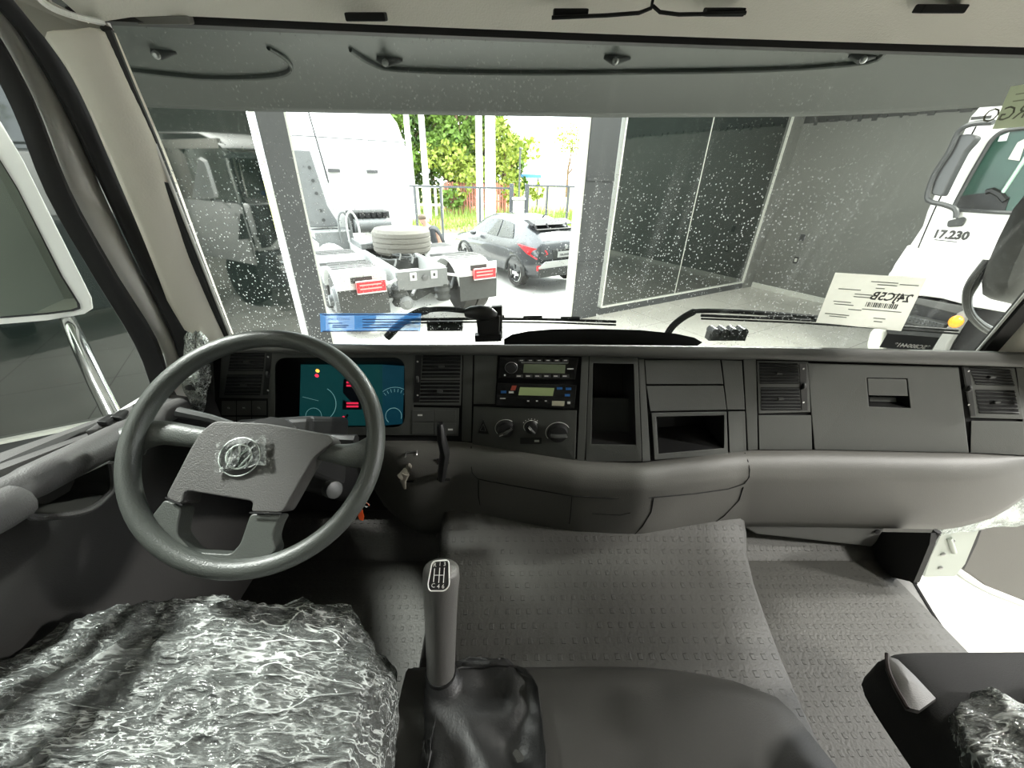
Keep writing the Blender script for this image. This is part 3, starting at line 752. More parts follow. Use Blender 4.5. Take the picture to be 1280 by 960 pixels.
# raised rear part
rr = []
for t in range(9):
    # front lip rolls over from the front cover to its own top
    y = [0.485, .468, .455, .44, .41, .30, .1, -.3, -.97][t]; z = [1.425, 1.455, 1.485, 1.502, 1.51, 1.515, 1.515, 1.515, 1.515][t]
    row = []
    for k in range(13):
        u = k / 12
        xe = pw(y, [(-1, .34), (.2, .34), (.3, .335), (.42, .30), (.485, .27)])
        x = lerp(-.5, xe, u); row.append(V((x, y - .05 * max(0, u - .6) ** 2 * 6 + .0, z - (0.012 if k == 12 else 0))))
    row.append(V((row[-1].x + .012, row[-1].y - .006, lerp(1.425, z - .05, min(1, t / 4))))); row.append(V((row[-1].x + .004, row[-1].y, 1.38)))
    rr.append(row)
obj('rear_cover', MB().grid(rr), M.tunnel2, ec, smooth=True, angle=80)
# crease band pressed into the front part
def onec(px, py, z=1.437): return uz(px, py, z)
# back wall and side walls of the cab
M.back = mat('cab_back_trim', (0.30, 0.29, 0.26), .8)
tag(obj('wall_back', MB().box((0, -1.04, 2.02), (2.3, .05, 1.72)), M.back), 'grey trimmed back wall of the cab', kind='structure')
mb = MB().box((0, 1.17, 1.55), (2.26, .03, .7)); mb.prism([uy(x, y, 1.02) for x, y in ((1080, 645), (1182, 645), (1176, 670), (1080, 670))], (0, .02, 0))
tag(obj('wall_front', mb, M.black), 'black bulkhead behind the dashboard', kind='structure')
mb = MB().box((1.17, -.58, 1.85), (.06, .95, 1.9)); mb.box((1.16, -.05, 2.76), (.10, 1.9, .16))
tag(obj('wall_right', mb, M.back), 'grey trimmed side wall behind the open door', kind='structure')
mb = MB().box((-1.19, -.72, 1.85), (.06, .60, 1.9)); mb.box((-1.20, -.05, 2.80), (.06, 1.9, .14))
tag(obj('wall_left', mb, M.back), 'grey trimmed side wall behind the left door', kind='structure')
# --- left door inner panel
M.doorp = mat('door_panel_plastic', (0.035, 0.034, 0.032), .6, bump=.3, bscale=350)
M.armr = mat('armrest_plastic', (0.072, 0.07, 0.069), .5, bump=.4, bscale=400)
obj('inner_panel', MB().grid([[V((-1.135 + .02 * k, y, z)) for y in (-1.0, -.3, .3, .7, .98)] for k, z in ((0, 1.2), (0.6, 1.55), (0, 1.72), (0, 1.87), (-1, 1.95))]), M.doorp, d1, smooth=True, solid=-.015)
def dx_(px, py, x=-1.09): return ux(px, py, x)
# ledge: outer rail, slot, armrest bar
led = [dx_(-60, 600, -1.135), dx_(0, 577, -1.135), dx_(90, 545, -1.135), dx_(150, 522, -1.135), dx_(182, 509, -1.135), dx_(222, 494, -1.135)]
back_ = lambda L, z=0: [V((L[0].x, -.92, L[0].z + z))] + L
led = back_(led)
obj('sill_ledge', loft([[p + V((-.03, 0, .004)) for p in led], led, [p + V((.026, -.004, -.002)) for p in led], [p + V((.028, -.004, -.03)) for p in led]], 24, False), M.armr, d1, smooth=True, angle=50)
slot_ = [dx_(-60, 622, -1.10), dx_(0, 598, -1.10), dx_(60, 570, -1.10), dx_(112, 547, -1.10), dx_(160, 527, -1.10)]
obj('tray', loft([[p + V((-.03, .0, .012)) for p in slot_], [p + V((-.005, 0, -.05)) for p in slot_], [p + V((.03, 0, -.04)) for p in slot_]], 20, False), M.black, d1, smooth=True)
bar = [dx_(-70, 655, -1.05), dx_(0, 622, -1.05), dx_(60, 592, -1.05), dx_(110, 567, -1.05), dx_(150, 546, -1.06), dx_(185, 528, -1.08), dx_(225, 508, -1.10)]
obj('armrest', MB().tube(smooth_path(bar, 30), [.026] * 8 + [.028] * 14 + [.026] * 4 + [.022] * 4, 12), M.armr, d1, smooth=True)
obj('armrest_end', MB().tube([V((-1.03, -.92, dx_(-60, 668, -1.03).z - .10)), dx_(-60, 668, -1.03), dx_(-5, 640, -1.03), dx_(20, 627, -1.03), dx_(27, 622, -1.035)], [.03, .03, .03, .028, .008], 12), M.armr, d1, smooth=True)
swp = [dx_(108, 543, -1.085), dx_(140, 522, -1.10), dx_(172, 512, -1.09), dx_(164, 533, -1.065)]
sp = obj('switch_plate', MB().prism([p + V((0, 0, .008)) for p in swp], (0, 0, -.02)), M.armr, d1, bevel=.003)
for a, b in (((124, 535), (140, 525)), ((141, 529), (154, 519))):
    q = [dx_(a[0], a[1], -1.085), dx_(b[0], b[1], -1.10), dx_(b[0] + 13, b[1] + 1, -1.09), dx_(a[0] + 14, a[1] + 1, -1.07)]
    obj('window_switch', MB().prism([p + V((0, 0, .016)) for p in q], (0, 0, -.012)), M.black, sp, bevel=.003)
obj('lock_knob', MB().tube([dx_(172, 512, -1.1), dx_(172, 505, -1.1)], [.009, .007], 8), M.black, sp)
# pull pocket
M.pocket = mat('pocket_plastic', (0.045, 0.045, 0.042), .35)
po = [dx_(28, 628, -1.055), dx_(100, 596, -1.055), dx_(138, 578, -1.06), dx_(141, 604, -1.07), dx_(134, 620, -1.07), dx_(104, 640, -1.06), dx_(42, 646, -1.055)]
mb = MB(); c = sum(po, V()) / len(po)
inn_ = [p.lerp(c, .22) + V((-.055, 0, .01)) for p in po]; n_ = len(po)
mb.add(po + inn_, [(k, (k + 1) % n_, n_ + (k + 1) % n_, n_ + k) for k in range(n_)] + [tuple(range(n_, 2 * n_))])
obj('pull_pocket', mb, M.pocket, d1, smooth=True, angle=30)
obj('pocket_lip', MB().tube(smooth_path([po[0], po[6], po[5], po[4], po[3], po[2]], 22), .006, 8), M.armr, d1, smooth=True)

# ================================================================ STEERING WHEEL
WC = V((-.747, .577, 2.004)); wt, wy = .814, .125
WU = V((math.cos(wy), math.sin(wy), 0)); _w = V((-math.sin(wy), math.cos(wy), 0)); WV = _w * math.cos(wt) + V((0, 0, 1)) * math.sin(wt); WN = WU.cross(WV)
def wp(px, py, h=0.0): return upl(px, py, WC + WN * h, WN)
def wl(u, v, h=0.0): return WC + WU * u + WV * v + WN * h
sw = root('steering_wheel', WC + WN * -.1, 'large four-spoke dark grey steering wheel with a carmaker badge', 'steering wheel')
R0 = .2095
rim = [wl(R0 * math.cos(2 * PI * k / 72), R0 * math.sin(2 * PI * k / 72)) for k in range(72)]
obj('rim', MB().tube(rim, .0178, 14, closed=True, flat=.95, upv=WN), M.wheel, sw, smooth=True)
def wslab(poly, h0, h1): return MB().hexa([wp(x, y, h1) for x, y in poly], [wp(x, y, h1) + WN * (h0 - h1) for x, y in poly])
def rounded(poly, r=8, n=4):
    out = []
    L = len(poly)
    for i in range(L):
        p0, p, p1 = V((*poly[i - 1], 0)), V((*poly[i], 0)), V((*poly[(i + 1) % L], 0))
        d0 = (p0 - p); d1_ = (p1 - p); rr_ = min(r, d0.length * .45, d1_.length * .45)
        a = p + d0.normalized() * rr_; b = p + d1_.normalized() * rr_
        for k in range(n + 1):
            t = k / n; q = a * (1 - t) ** 2 + p * 2 * t * (1 - t) + b * t * t; out.append((q.x, q.y))
    return out
hubp = rounded([(268, 526), (332, 529), (412, 543), (418, 552), (392, 572), (353, 641), (313, 640), (317, 627), (231, 613), (227, 632), (206, 622), (238, 560), (251, 539)], 7)
hub = obj('hub_pad', wslab(hubp, -.045, 0.004), M.hub, sw, bevel=.007, seg=4, smooth=True, angle=60)
# lower spokes, with the open window between them
lp = rounded([(206, 624), (227, 634), (222, 655), (221, 668), (240, 690), (288, 693), (300, 680), (313, 642), (352, 643), (345, 655), (340, 672), (345, 688), (318, 712), (240, 716), (190, 694), (172, 668), (184, 652)], 6)
obj('lower_spokes', wslab(lp, -.040, -.003), M.wheel, sw, bevel=.008, seg=4, smooth=True, angle=60)
for pts, rr_ in (([(262, 549), (235, 545), (205, 541), (178, 545), (165, 552)], [.019, .020, .022, .028, .034]), ([(392, 562), (420, 567), (445, 569), (466, 565)], [.016, .018, .024, .034])):
    obj('spoke', MB().tube(smooth_path([wp(x, y, -.016) for x, y in pts], 14), [pw(k / 13, [(i / (len(rr_) - 1), r) for i, r in enumerate(rr_)]) for k in range(14)], 14, flat=.55, upv=WV), M.wheel, sw, smooth=True)
obj('seam', MB().tube([wp(x, y, .0045) for x, y in ((207, 622), (228, 632))], .0016, 5), M.seam, sw)
obj('seam', MB().tube([wp(x, y, .0045) for x, y in ((312, 641), (352, 642))], .0016, 5), M.seam, sw)
# badge: dark roundel, outer hairline ring, inner ring with the two letters
M.badge = mat('badge_chrome', (0.85, 0.92, 0.88), .25, metal=.6)
bc = wp(300, 571, .006); ca, sa = math.cos(math.radians(-24)), math.sin(math.radians(-24))
def bl(u, v, h=0): return bc + WU * (u * ca - v * sa) + WV * (u * sa + v * ca) + WN * h
bd = obj('badge', MB().lathe([(.034, -.003), (.034, .001), (.032, .002)], bc, WN, 28), M.black, sw, smooth=True)
obj('badge_ring', MB().tube([bl(.034 * math.cos(2 * PI * k / 32), .034 * math.sin(2 * PI * k / 32), .0015) for k in range(32)], .0011, 5, closed=True), M.badge, bd, smooth=True)
obj('badge_ring', MB().tube([bl(.021 * math.cos(2 * PI * k / 28), .021 * math.sin(2 * PI * k / 28), .003) for k in range(28)], .0020, 6, closed=True), M.badge, bd, smooth=True)
obj('badge_letter', MB().tube([bl(-.0085, .0185, .0035), bl(0, .003, .0035), bl(.0085, .0185, .0035)], .0022, 5), M.badge, bd)
obj('badge_letter', MB().tube([bl(-.0175, .0095, .0035), bl(-.0085, -.0165, .0035), bl(0, .000, .0035), bl(.0085, -.0165, .0035), bl(.0175, .0095, .0035)], .0022, 5), M.badge, bd)
# column and switchgear behind the wheel
obj('column', MB().tube([wl(0, 0, -.04), wl(0, 0, -.16), wl(0, -.02, -.34), wl(0, -.06, -.6)], [.06, .075, .07, .06], 14), M.black, sw, smooth=True)
obj('column_shroud', MB().hexa([wl(u, v, -.05) for u, v in ((-.07, -.05), (.07, -.05), (.075, .06), (-.075, .06))], [wl(u, v, -.24) for u, v in ((-.09, -.08), (.09, -.08), (.095, .09), (-.095, .09))]), M.black, sw, bevel=.012, seg=3)
obj('indicator_stalk', MB().tube([wl(-.06, .04, -.09), wl(-.13, .07, -.075), wl(-.185, .085, -.065)], [.010, .009, .011], 8), M.slat, sw, smooth=True)
obj('wiper_stalk', MB().tube([wl(.06, .02, -.09), wl(.12, .01, -.075), wl(.155, .005, -.07)], [.011, .012, .014], 8), M.black, sw, smooth=True)
obj('ignition_lock', MB().lathe([(.018, 0), (.018, .02), (.013, .022)], wl(.09, -.085, -.12), V((.8, -.5, .3)), 14), M.slat, sw, smooth=True)
kp = uy(449, 640, .62)
k_ = root('ignition_key', kp, 'ignition key with an orange fob in the steering column', 'key')
obj('fob', MB().hexa([uy(x, y, .60) for x, y in ((448, 629), (452, 632), (455, 645), (454, 651), (449, 650), (446, 640))], [uy(x, y, .607) for x, y in ((448, 629), (452, 632), (455, 645), (454, 651), (449, 650), (446, 640))]), mat('orange_fob', (.75, .10, .02), .4), k_, bevel=.001)
obj('blade', MB().tube([uy(449, 632, .605), uy(444, 622, .63)], .003, 6), M.steel, k_)
obj('key_ring', MB().tube([uy(458, 631, .61) + V((.006 * math.cos(a * PI / 6), 0, .006 * math.sin(a * PI / 6))) for a in range(12)], .0012, 5, closed=True), M.chrome, k_, smooth=True)

# ================================================================ CLEAR FILM
def film_mat(name, clear=0.6, white=0.16, rough=0.12, bsc=1.0, aniso=(1, 1, 1), bstr=.8):
    m, nt, out = shader_mat(name)
    tc = N(nt, 'TexCoord'); mp = N(nt, 'Mapping'); mp.inputs['Scale'].default_value = aniso; mp.inputs['Rotation'].default_value = (0, 0, .35); nt.links.new(tc.outputs['Object'], mp.inputs[0])
    hs = None; cs = None
    for sc_, w, lw_, lv in ((9 * bsc, 1.0, .022, 1.0), (23 * bsc, .5, .035, .8), (55 * bsc, .22, .06, .55)):
        nz = N(nt, 'TexNoise'); nz.inputs['Scale'].default_value = sc_; nz.inputs['Detail'].default_value = 3; nz.inputs['Distortion'].default_value = 0.45
        nt.links.new(mp.outputs[0], nz.inputs['Vector'])
        sb_ = N(nt, 'Math', operation='SUBTRACT'); sb_.inputs[1].default_value = .5; nt.links.new(nz.outputs['Fac'], sb_.inputs[0])
        ab = N(nt, 'Math', operation='ABSOLUTE'); nt.links.new(sb_.outputs[0], ab.inputs[0])
        ml = N(nt, 'Math', operation='MULTIPLY'); ml.inputs[1].default_value = -w; nt.links.new(ab.outputs[0], ml.inputs[0])
        ln = N(nt, 'MapRange'); ln.interpolation_type = 'SMOOTHSTEP'; ln.inputs[1].default_value = 0; ln.inputs[2].default_value = lw_; ln.inputs[3].default_value = lv; ln.inputs[4].default_value = 0
        nt.links.new(ab.outputs[0], ln.inputs[0])
        # painted crease highlights come and go along their length
        nb = N(nt, 'TexNoise'); nb.inputs['Scale'].default_value = sc_ * .45; nt.links.new(tc.outputs['Object'], nb.inputs['Vector'])
        nr = N(nt, 'MapRange'); nr.inputs[1].default_value = .42; nr.inputs[2].default_value = .62; nt.links.new(nb.outputs['Fac'], nr.inputs[0])
        lm = N(nt, 'Math', operation='MULTIPLY'); nt.links.new(ln.outputs[0], lm.inputs[0]); nt.links.new(nr.outputs[0], lm.inputs[1])
        if hs is None: hs = ml; cs = lm
        else:
            ad = N(nt, 'Math', operation='ADD'); nt.links.new(hs.outputs[0], ad.inputs[0]); nt.links.new(ml.outputs[0], ad.inputs[1]); hs = ad
            ad = N(nt, 'Math', operation='MAXIMUM'); nt.links.new(cs.outputs[0], ad.inputs[0]); nt.links.new(lm.outputs[0], ad.inputs[1]); cs = ad
    bp = N(nt, 'Bump'); bp.inputs['Strength'].default_value = bstr; bp.inputs['Distance'].default_value = 0.05
    nt.links.new(hs.outputs[0], bp.inputs['Height'])
    cr = N(nt, 'MapRange'); cr.inputs[1].default_value = 0; cr.inputs[2].default_value = 1; cr.inputs[3].default_value = white * .5; cr.inputs[4].default_value = min(.95, white * 5)  # white diffuse paints the highlights along the creases
    nt.links.new(cs.outputs[0], cr.inputs[0])
    tr = N(nt, 'BsdfTransparent'); tr.inputs[0].default_value = (.97, .985, .975, 1)
    gl = N(nt, 'BsdfGlossy'); gl.inputs['Roughness'].default_value = rough; gl.inputs[0].default_value = (.95, 1, .97, 1)
    df = N(nt, 'BsdfDiffuse'); df.inputs[0].default_value = (.8, .84, .81, 1)
    lw = N(nt, 'LayerWeight'); lw.inputs[0].default_value = 1 - clear
    for q in (gl, df, lw): nt.links.new(bp.outputs['Normal'], q.inputs['Normal'])
    a = N(nt, 'MixShader'); nt.links.new(lw.outputs['Fresnel'], a.inputs[0]); nt.links.new(tr.outputs[0], a.inputs[1]); nt.links.new(gl.outputs[0], a.inputs[2])
    b = N(nt, 'MixShader'); nt.links.new(cr.outputs[0], b.inputs[0]); nt.links.new(a.outputs[0], b.inputs[1]); nt.links.new(df.outputs[0], b.inputs[2])
    nt.links.new(b.outputs[0], out.inputs[0])
    return m
M.film = film_mat('clear_wrapping_film', .64, .15, .16, 1.0, (.55, 2.3, 1.4))
M.film2 = film_mat('clear_bag_film', .62, .40, .2, 1.8)
def ridge(p, s, seed=0):
    return 1 - abs(noise.noise(V((p[0] * s + seed, p[1] * s, p[2] * s))) * 2)
obj_film = obj('badge_film', MB().grid([[wp(lerp(lerp(270, 332, u), lerp(267, 333, u), v), lerp(lerp(553, 543, u), lerp(592, 581, u), v), .0125 + .003 * noise.noise(V((u * 4, v * 4, 3)))) for u in [k / 10 for k in range(11)]] for v in [k / 10 for k in range(11)]]), film_mat('badge_film_sheet', .8, .09, .25, .8), sw, smooth=True)

# ================================================================ SEATS
M.seat = mat('dark_seat_fabric', (0.013, 0.013, 0.013), .9, bump=.4, bscale=500)
M.seatv = mat('grey_bolster_vinyl', (0.075, 0.072, 0.068), .5, bump=.2, bscale=500)
def pad(xc, yc, hx, hy, z0, h, p=4.0, nu=40, nv=30, extra=None, skirt=.2, e=5, g=.6):
    """cushion: domed top over a rounded-rectangle plan with a soft edge and a skirt"""
    rows = []
    for i in range(nv + 1):
        r = i / nv; row = []
        for k in range(nu):
            a = 2 * PI * k / nu; c, s = math.cos(a), math.sin(a)
            sup = (abs(c) ** p + abs(s) ** p) ** (-1 / p)
            rr_ = min(1, r * 1.12); 
            x, y = xc + hx * sup * c * rr_, yc + hy * sup * s * rr_
            z = z0 + h * (1 - rr_ ** e) ** g if rr_ < 1 else z0 - skirt * (r * 1.12 - 1) / .12
            q = V((x, y, z))
            if extra: q = extra(q, rr_, a)
            row.append(q)
        rows.append(row)
    return MB().grid(rows, closed_u=True)
ds = root('driver_seat', (-.80, .1, 1.2), 'dark fabric seat in front of the steering wheel, wrapped in clear film', 'seat')
obj('cushion', pad(-.805, .07, .305, .36, 1.66, .085, 4), M.seat, ds, smooth=True)
obj('seat_base', MB().box((-.80, .02, 1.37), (.42, .45, .33)), M.black, ds, bevel=.02)
# crumpled sheet over the driver's seat
def wrink(q, r, a):
    n1 = ridge((q.x * 1.0 + q.y * .5, q.y * 2.2, q.z), 4.5, 1); n2 = ridge((q.x + .3 * q.y, q.y * 1.6, q.z), 11, 7); n3 = ridge((q.x, q.y, q.z), 27, 3)
    d = .016 * n1 + .009 * max(0, n2) ** 2 + .0050 * max(0, n3) ** 2
    dirv = V((q.x + .805, q.y - .07, 0)).normalized() if r > .85 else V((0, 0, 0))
    return q + V((0, 0, d * (1 - max(0, r - .9) * 4))) + dirv * (d * 1.2 if r > .85 else 0)
fl = obj('film_cover', pad(-.822, .07, .335, .39, 1.668, .095, 4.4, 260, 130, wrink, .30), M.film, smooth=True, angle=180)
tag(fl, 'crumpled clear plastic film draped over the seat behind the steering wheel', 'plastic cover')

for nm, xx, rr0 in (('backrest', -.80, ds),):
    obj(nm, MB().hexa([V((xx + a, -.24, 1.68)) for a in (-.26, .26)] + [V((xx + a, -.40, 1.68)) for a in (.26, -.26)], [V((xx + a * .85, -.46, 2.42)) for a in (-.26, .26)] + [V((xx + a * .85, -.56, 2.42)) for a in (.26, -.26)]), M.seat, rr0, bevel=.04, seg=3)
ps = root('passenger_seat', (.62, .05, 1.2), 'black fabric seat with grey piped bolster beside the open door', 'seat')
def pshape(q, r, a):
    return q
obj('cushion', pad(.688, -.02, .314, .40, 1.675, .05, 14, nu=160, extra=pshape, skirt=.06, e=14, g=.5, nv=60), M.seat, ps, smooth=True)
bq = [(1108, 818), (1122, 823), (1145, 845), (1172, 874), (1150, 890), (1134, 886), (1118, 858), (1109, 835)]
bz = [uz(x, y, 1.728) for x, y in bq]; cc = sum(bz, V()) / len(bz)
mb = MB(); r0 = [p + V((0, 0, -.006)) for p in bz]; r1 = [p.lerp(cc, .05) + V((0, 0, .0)) for p in bz]; r2 = [p.lerp(cc, .5) + V((0, 0, .006)) for p in bz]
mb.grid([r0, r1, r2, [cc + V((0, 0, .008))] * len(bz)], closed_u=True)
obj('bolster', mb, M.seatv, ps, smooth=True)
obj('piping', MB().tube(smooth_path([p + V((0, 0, .002)) for p in (bz[0], bz[7], bz[6], bz[5])], 14), .003, 6), mat('seam_thread', (.02, .012, .011), .8), ps)
obj('backrest', MB().hexa([V((.68 + a, -.26, 1.68)) for a in (-.26, .26)] + [V((.68 + a, -.42, 1.68)) for a in (.26, -.26)], [V((.68 + a * .85, -.48, 2.42)) for a in (-.26, .26)] + [V((.68 + a * .85, -.58, 2.42)) for a in (.26, -.26)]), M.seat, ps, bevel=.04, seg=3)
obj('seat_base', MB().box((.70, -.05, 1.4), (.36, .45, .4)), M.black, ps, bevel=.02)
def wrink2(q, r, a):
    n1 = ridge((q.x * 2.2 - q.y * .8, q.y * 1.0, q.z), 6, 11); n2 = ridge((q.x * 1.8 - q.y * .6, q.y, q.z), 15, 17)
    d = .014 * n1 + .006 * n2 ** 2
    return q + V((0, 0, d)) + (V((q.x - .66, q.y + .1, 0)).normalized() * d if r > .85 else V((0, 0, 0)))
fl = obj('film_cover', pad(.675, -.10, .300, .385, 1.730, .03, 9.0, 240, 80, wrink2, .12), M.film, smooth=True, angle=180)
tag(fl, 'crumpled clear plastic film over the black seat by the open door', 'plastic cover')

# ================================================================ GEAR LEVER
gl_ = root('gear_lever', (-.34, .3, 1.45), 'tall gear lever with a black leather gaiter beside the wrapped seat', 'gear lever')
LP = [uy(552, 707, .455), uy(551.5, 718, .450), uy(551, 745, .443), uy(551, 780, .433), uy(551, 815, .422), uy(551, 842, .411)]
M.knob = mat('lever_grip', (0.105, 0.102, 0.096), .42, bump=.3, bscale=500)
obj('grip', MB().tube(smooth_path(LP, 30), [pw(k / 29, [(0, .011), (.03, .023), (.09, .031), (.22, .0335), (.5, .0305), (1, .028)]) for k in range(30)], 18), M.knob, gl_, smooth=True)
LD = (LP[-1] - LP[0]).normalized()
kc = uy(549, 719, .418)
kn_ = (CAM - kc).normalized(); ku = V((1, 0, 0)); ku = (ku - kn_ * ku.dot(kn_)).normalized(); kv = kn_.cross(ku)
kc = kc + kn_ * .004
kb = obj('shift_plate', MB().hexa([kc + ku * u * .017 + kv * v * .0225 + kn_ * .003 for u, v in rounded([(-.75, .9), (.8, 1), (1, -.7), (.6, -1), (-.8, -1), (-1, -.6)], .3)], [kc + ku * u * .017 + kv * v * .0225 - kn_ * .012 for u, v in rounded([(-.75, .9), (.8, 1), (1, -.7), (.6, -1), (-.8, -1), (-1, -.6)], .3)]), M.black, gl_, bevel=.001)
obj('plate_rim', MB().tube([kc + ku * u * .0175 + kv * v * .023 + kn_ * .003 for u, v in rounded([(-.75, .9), (.8, 1), (1, -.7), (.6, -1), (-.8, -1), (-1, -.6)], .3)], .0012, 5, closed=True), M.print, kb)
def kp_(u, v): return kc + ku * u * .017 + kv * v * .0225 + kn_ * .0038
for a, b in (((-.5, .45), (-.5, -.45)), ((0, .5), (0, -.5)), ((.45, .5), (.45, -.5)), ((-.5, 0), (.45, 0))): obj('shift_line', MB().tube([kp_(*a), kp_(*b)], .0007, 4), M.print, kb)
for k, (u, v) in enumerate(((-.5, .68), (0, .74), (.45, .74), (-.5, -.68), (0, -.74), (.45, -.74))):
    text('shift_digit', 'R13246'[k] if k != 3 else 'C', .009, kp_(u, v), ku, kv, M.print, kb)
M.leather = mat('black_leather', (0.012, 0.012, 0.012), .5, bump=.3, bscale=260)
obj('collar', MB().lathe([(.030, -.006), (.0315, 0), (.030, .006)], LP[-1], LD, 20), M.black, gl_, smooth=True)
rows = []
b0 = LP[-1]
for i in range(26):
    t = i / 25; row = []
    c = b0.lerp(V((-.318, .265, 1.525)), pw(t, [(0, 0), (.2, .12), (.45, .5), (.7, .95), (1, 1)])); c.z = pw(t, [(0, b0.z + .004), (.12, b0.z - .012), (.3, b0.z - .022), (.6, b0.z - .03), (.8, 1.545), (.92, 1.525), (1, 1.48)])
    hx = pw(t, [(0, .031), (.12, .034), (.3, .055), (.6, .095), (.85, .103), (1, .104)]); hy = pw(t, [(0, .031), (.12, .034), (.3, .07), (.6, .15), (.85, .165), (1, .166)])
    p = pw(t, [(0, 2), (.4, 2.3), (.8, 4.5), (1, 5)])
    for k in range(48):
        a = 2 * PI * k / 48; c_, s_ = math.cos(a), math.sin(a); sup = (abs(c_) ** p + abs(s_) ** p) ** (-1 / p)
        q = V((c.x + hx * sup * c_, c.y + hy * sup * s_, c.z))
        w = math.sin(PI * min(1, t * 1.02)) ** .7 * min(1, max(0, t - .15) * 3)
        f = ridge((q.x * 1.0 + q.y * .9, q.y * .6 - q.x * .5, q.z), 11, 5) ; f2 = ridge((q.x - q.y * .5, q.y, q.z), 24, 9)
        q.z += w * (.030 * f + .010 * max(0, f2) ** 2 - .018); q.x += w * .008 * f2
        row.append(q)
    rows.append(row)
obj('gaiter', MB().grid(rows, closed_u=True), M.leather, gl_, smooth=True, angle=180)

# ================================================================ LEFT GRAB HANDLE IN A BAG
gh = root('grab_handle', uy(243, 470, .93), 'black grab handle with grey end cap on the left windscreen pillar', 'handle')
obj('bar', MB().tube([uy(232, 412, .97), uy(236, 432, .94), uy(240, 470, .93), uy(246, 520, .95)], .013, 10), M.black, gh, smooth=True)
obj('end_cap', MB().ball(uy(242, 419, .95), .022, 14, 10, (.62, .5, 1.15)), mat('grey_cap', (.40, .37, .35), .4), gh, smooth=True)
obj('mount', MB().prism([uy(x, y, .985) for x, y in ((228, 408), (238, 395), (246, 402), (244, 420), (232, 428))], (0, .02, 0)), M.black, gh, bevel=.004)
rows = []
for i in range(26):
    t = i / 25; cx = lerp(243, 240, t) + 3 * math.sin(t * 5); hw = pw(t, [(0, 9), (.06, 15), (.2, 18), (.5, 17), (.8, 19), (1, 19)])
    row = []
    for k in range(28):
        a = 2 * PI * k / 28; w = noise.noise(V((math.cos(a) * 2, math.sin(a) * 2, t * 5))); px = cx + hw * math.cos(a) * (1 + .28 * w)
        row.append(uy(px, lerp(415, 528, t) + 3 * w, .925 + (.03 * math.sin(a)) * (1 + .5 * w)))
    rows.append(row)
tag(obj('plastic_bag', MB().grid(rows, closed_u=True), M.film2, smooth=True, angle=180), 'crinkled clear plastic bag pulled over the left grab handle', 'bag')

# ================================================================ DASH-TOP CAMERA
M.cam = mat('camera_black', (.010, .010, .010), .4)
cm = root('dash_camera', uy(607, 427, 1.0), 'small black camera unit standing on the middle of the dashboard', 'camera')
obj('base', MB().prism([uy(x, y, .985) for x, y in ((593, 420), (626, 418), (627, 427), (594, 428))], (0, .03, 0)), M.cam, cm, bevel=.002)
obj('stand', MB().prism([uy(x, y, .99) for x, y in ((595, 398), (625, 396), (624, 420), (597, 418))], (0, .02, 0)), M.cam, cm, bevel=.003)
obj('rear_plate', MB().prism([uy(x, y, 1.01) for x, y in ((614, 384), (628, 383), (628, 424), (616, 426))], (0, .02, 0)), M.slat, cm, bevel=.003)
obj('head', MB().tube([uy(582, 391, .985), uy(588, 391, .982), uy(600, 391, .98), uy(612, 392, .98), uy(620, 394, .985)], [.011, .017, .021, .019, .009], 14), M.cam, cm, smooth=True)

# ================================================================ STICKERS AND PAPERS ON THE SCREEN
def wsheet(name, q, m, label, cat, off=.006, nu=6, nv=4):
    rows = []
    for j in range(nv + 1):
        row = []
        for i in range(nu + 1):
            u, v = i / nu, j / nv
            x = lerp(lerp(q[0][0], q[1][0], u), lerp(q[3][0], q[2][0], u), v); y = lerp(lerp(q[0][1], q[1][1], u), lerp(q[3][1], q[2][1], u), v)
            row.append(ws_at(x, y) + V((0, -off, 0)))
        rows.append(row)
    o = obj(name, MB().grid(rows), m, smooth=True); tag(o, label, cat)
    def at(u, v, e=.0006):
        x = lerp(lerp(q[0][0], q[1][0], u), lerp(q[3][0], q[2][0], u), v); y = lerp(lerp(q[0][1], q[1][1], u), lerp(q[3][1], q[2][1], u), v)
        return ws_at(x, y) + V((0, -off - e, 0))
    R_ = (at(1, .5) - at(0, .5)); U_ = (at(.5, 0) - at(.5, 1))
    return o, at, R_, U_
M.paper = mat('white_paper', (.86, .85, .79), .8, var=.06, vscale=60)
def translucent(m, col, w=.5):
    nt = m.node_tree; b = nt.nodes['Principled BSDF']; out = [n for n in nt.nodes if n.type == 'OUTPUT_MATERIAL'][0]
    t_ = N(nt, 'BsdfTranslucent'); t_.inputs[0].default_value = (*col, 1); x_ = N(nt, 'MixShader'); x_.inputs[0].default_value = w
    nt.links.new(b.outputs[0], x_.inputs[1]); nt.links.new(t_.outputs[0], x_.inputs[2]); nt.links.new(x_.outputs[0], out.inputs[0]); return m
translucent(M.paper, (.84, .82, .74), .36)
M.ink = mat('printed_ink', (.06, .06, .06), .8)
M.inkpale = mat('pale_print', (.22, .22, .20), .8)
sh, at, R_, U_ = wsheet('paper_sheet', [(1042, 340), (1156, 347), (1124, 413), (1018, 402)], M.paper, 'printed white sheet with a barcode taped inside the windscreen', 'paper')
text('print', '24JC5B', .034, at(.71, .40), R_, U_, M.ink, sh, mirror=True, bold=.0008)
def pline(u0, u1, v, h=.016, m=None):
    a, b, c, d = at(u0, v), at(u1, v), at(u1, v + h), at(u0, v + h); return obj('print_line', MB().add([a, b, c, d], [(0, 1, 2, 3)]), m or M.inkpale, sh)
bars = random.Random(3); u = .47
mbb = MB()
while u < .83:
    w = bars.choice((.009, .009, .016)); mbb.add([at(u, .52), at(u + w, .52), at(u + w, .61), at(u, .61)], [(0, 1, 2, 3)]); u += w + bars.choice((.006, .009, .012))
obj('barcode', mbb, M.ink, sh)
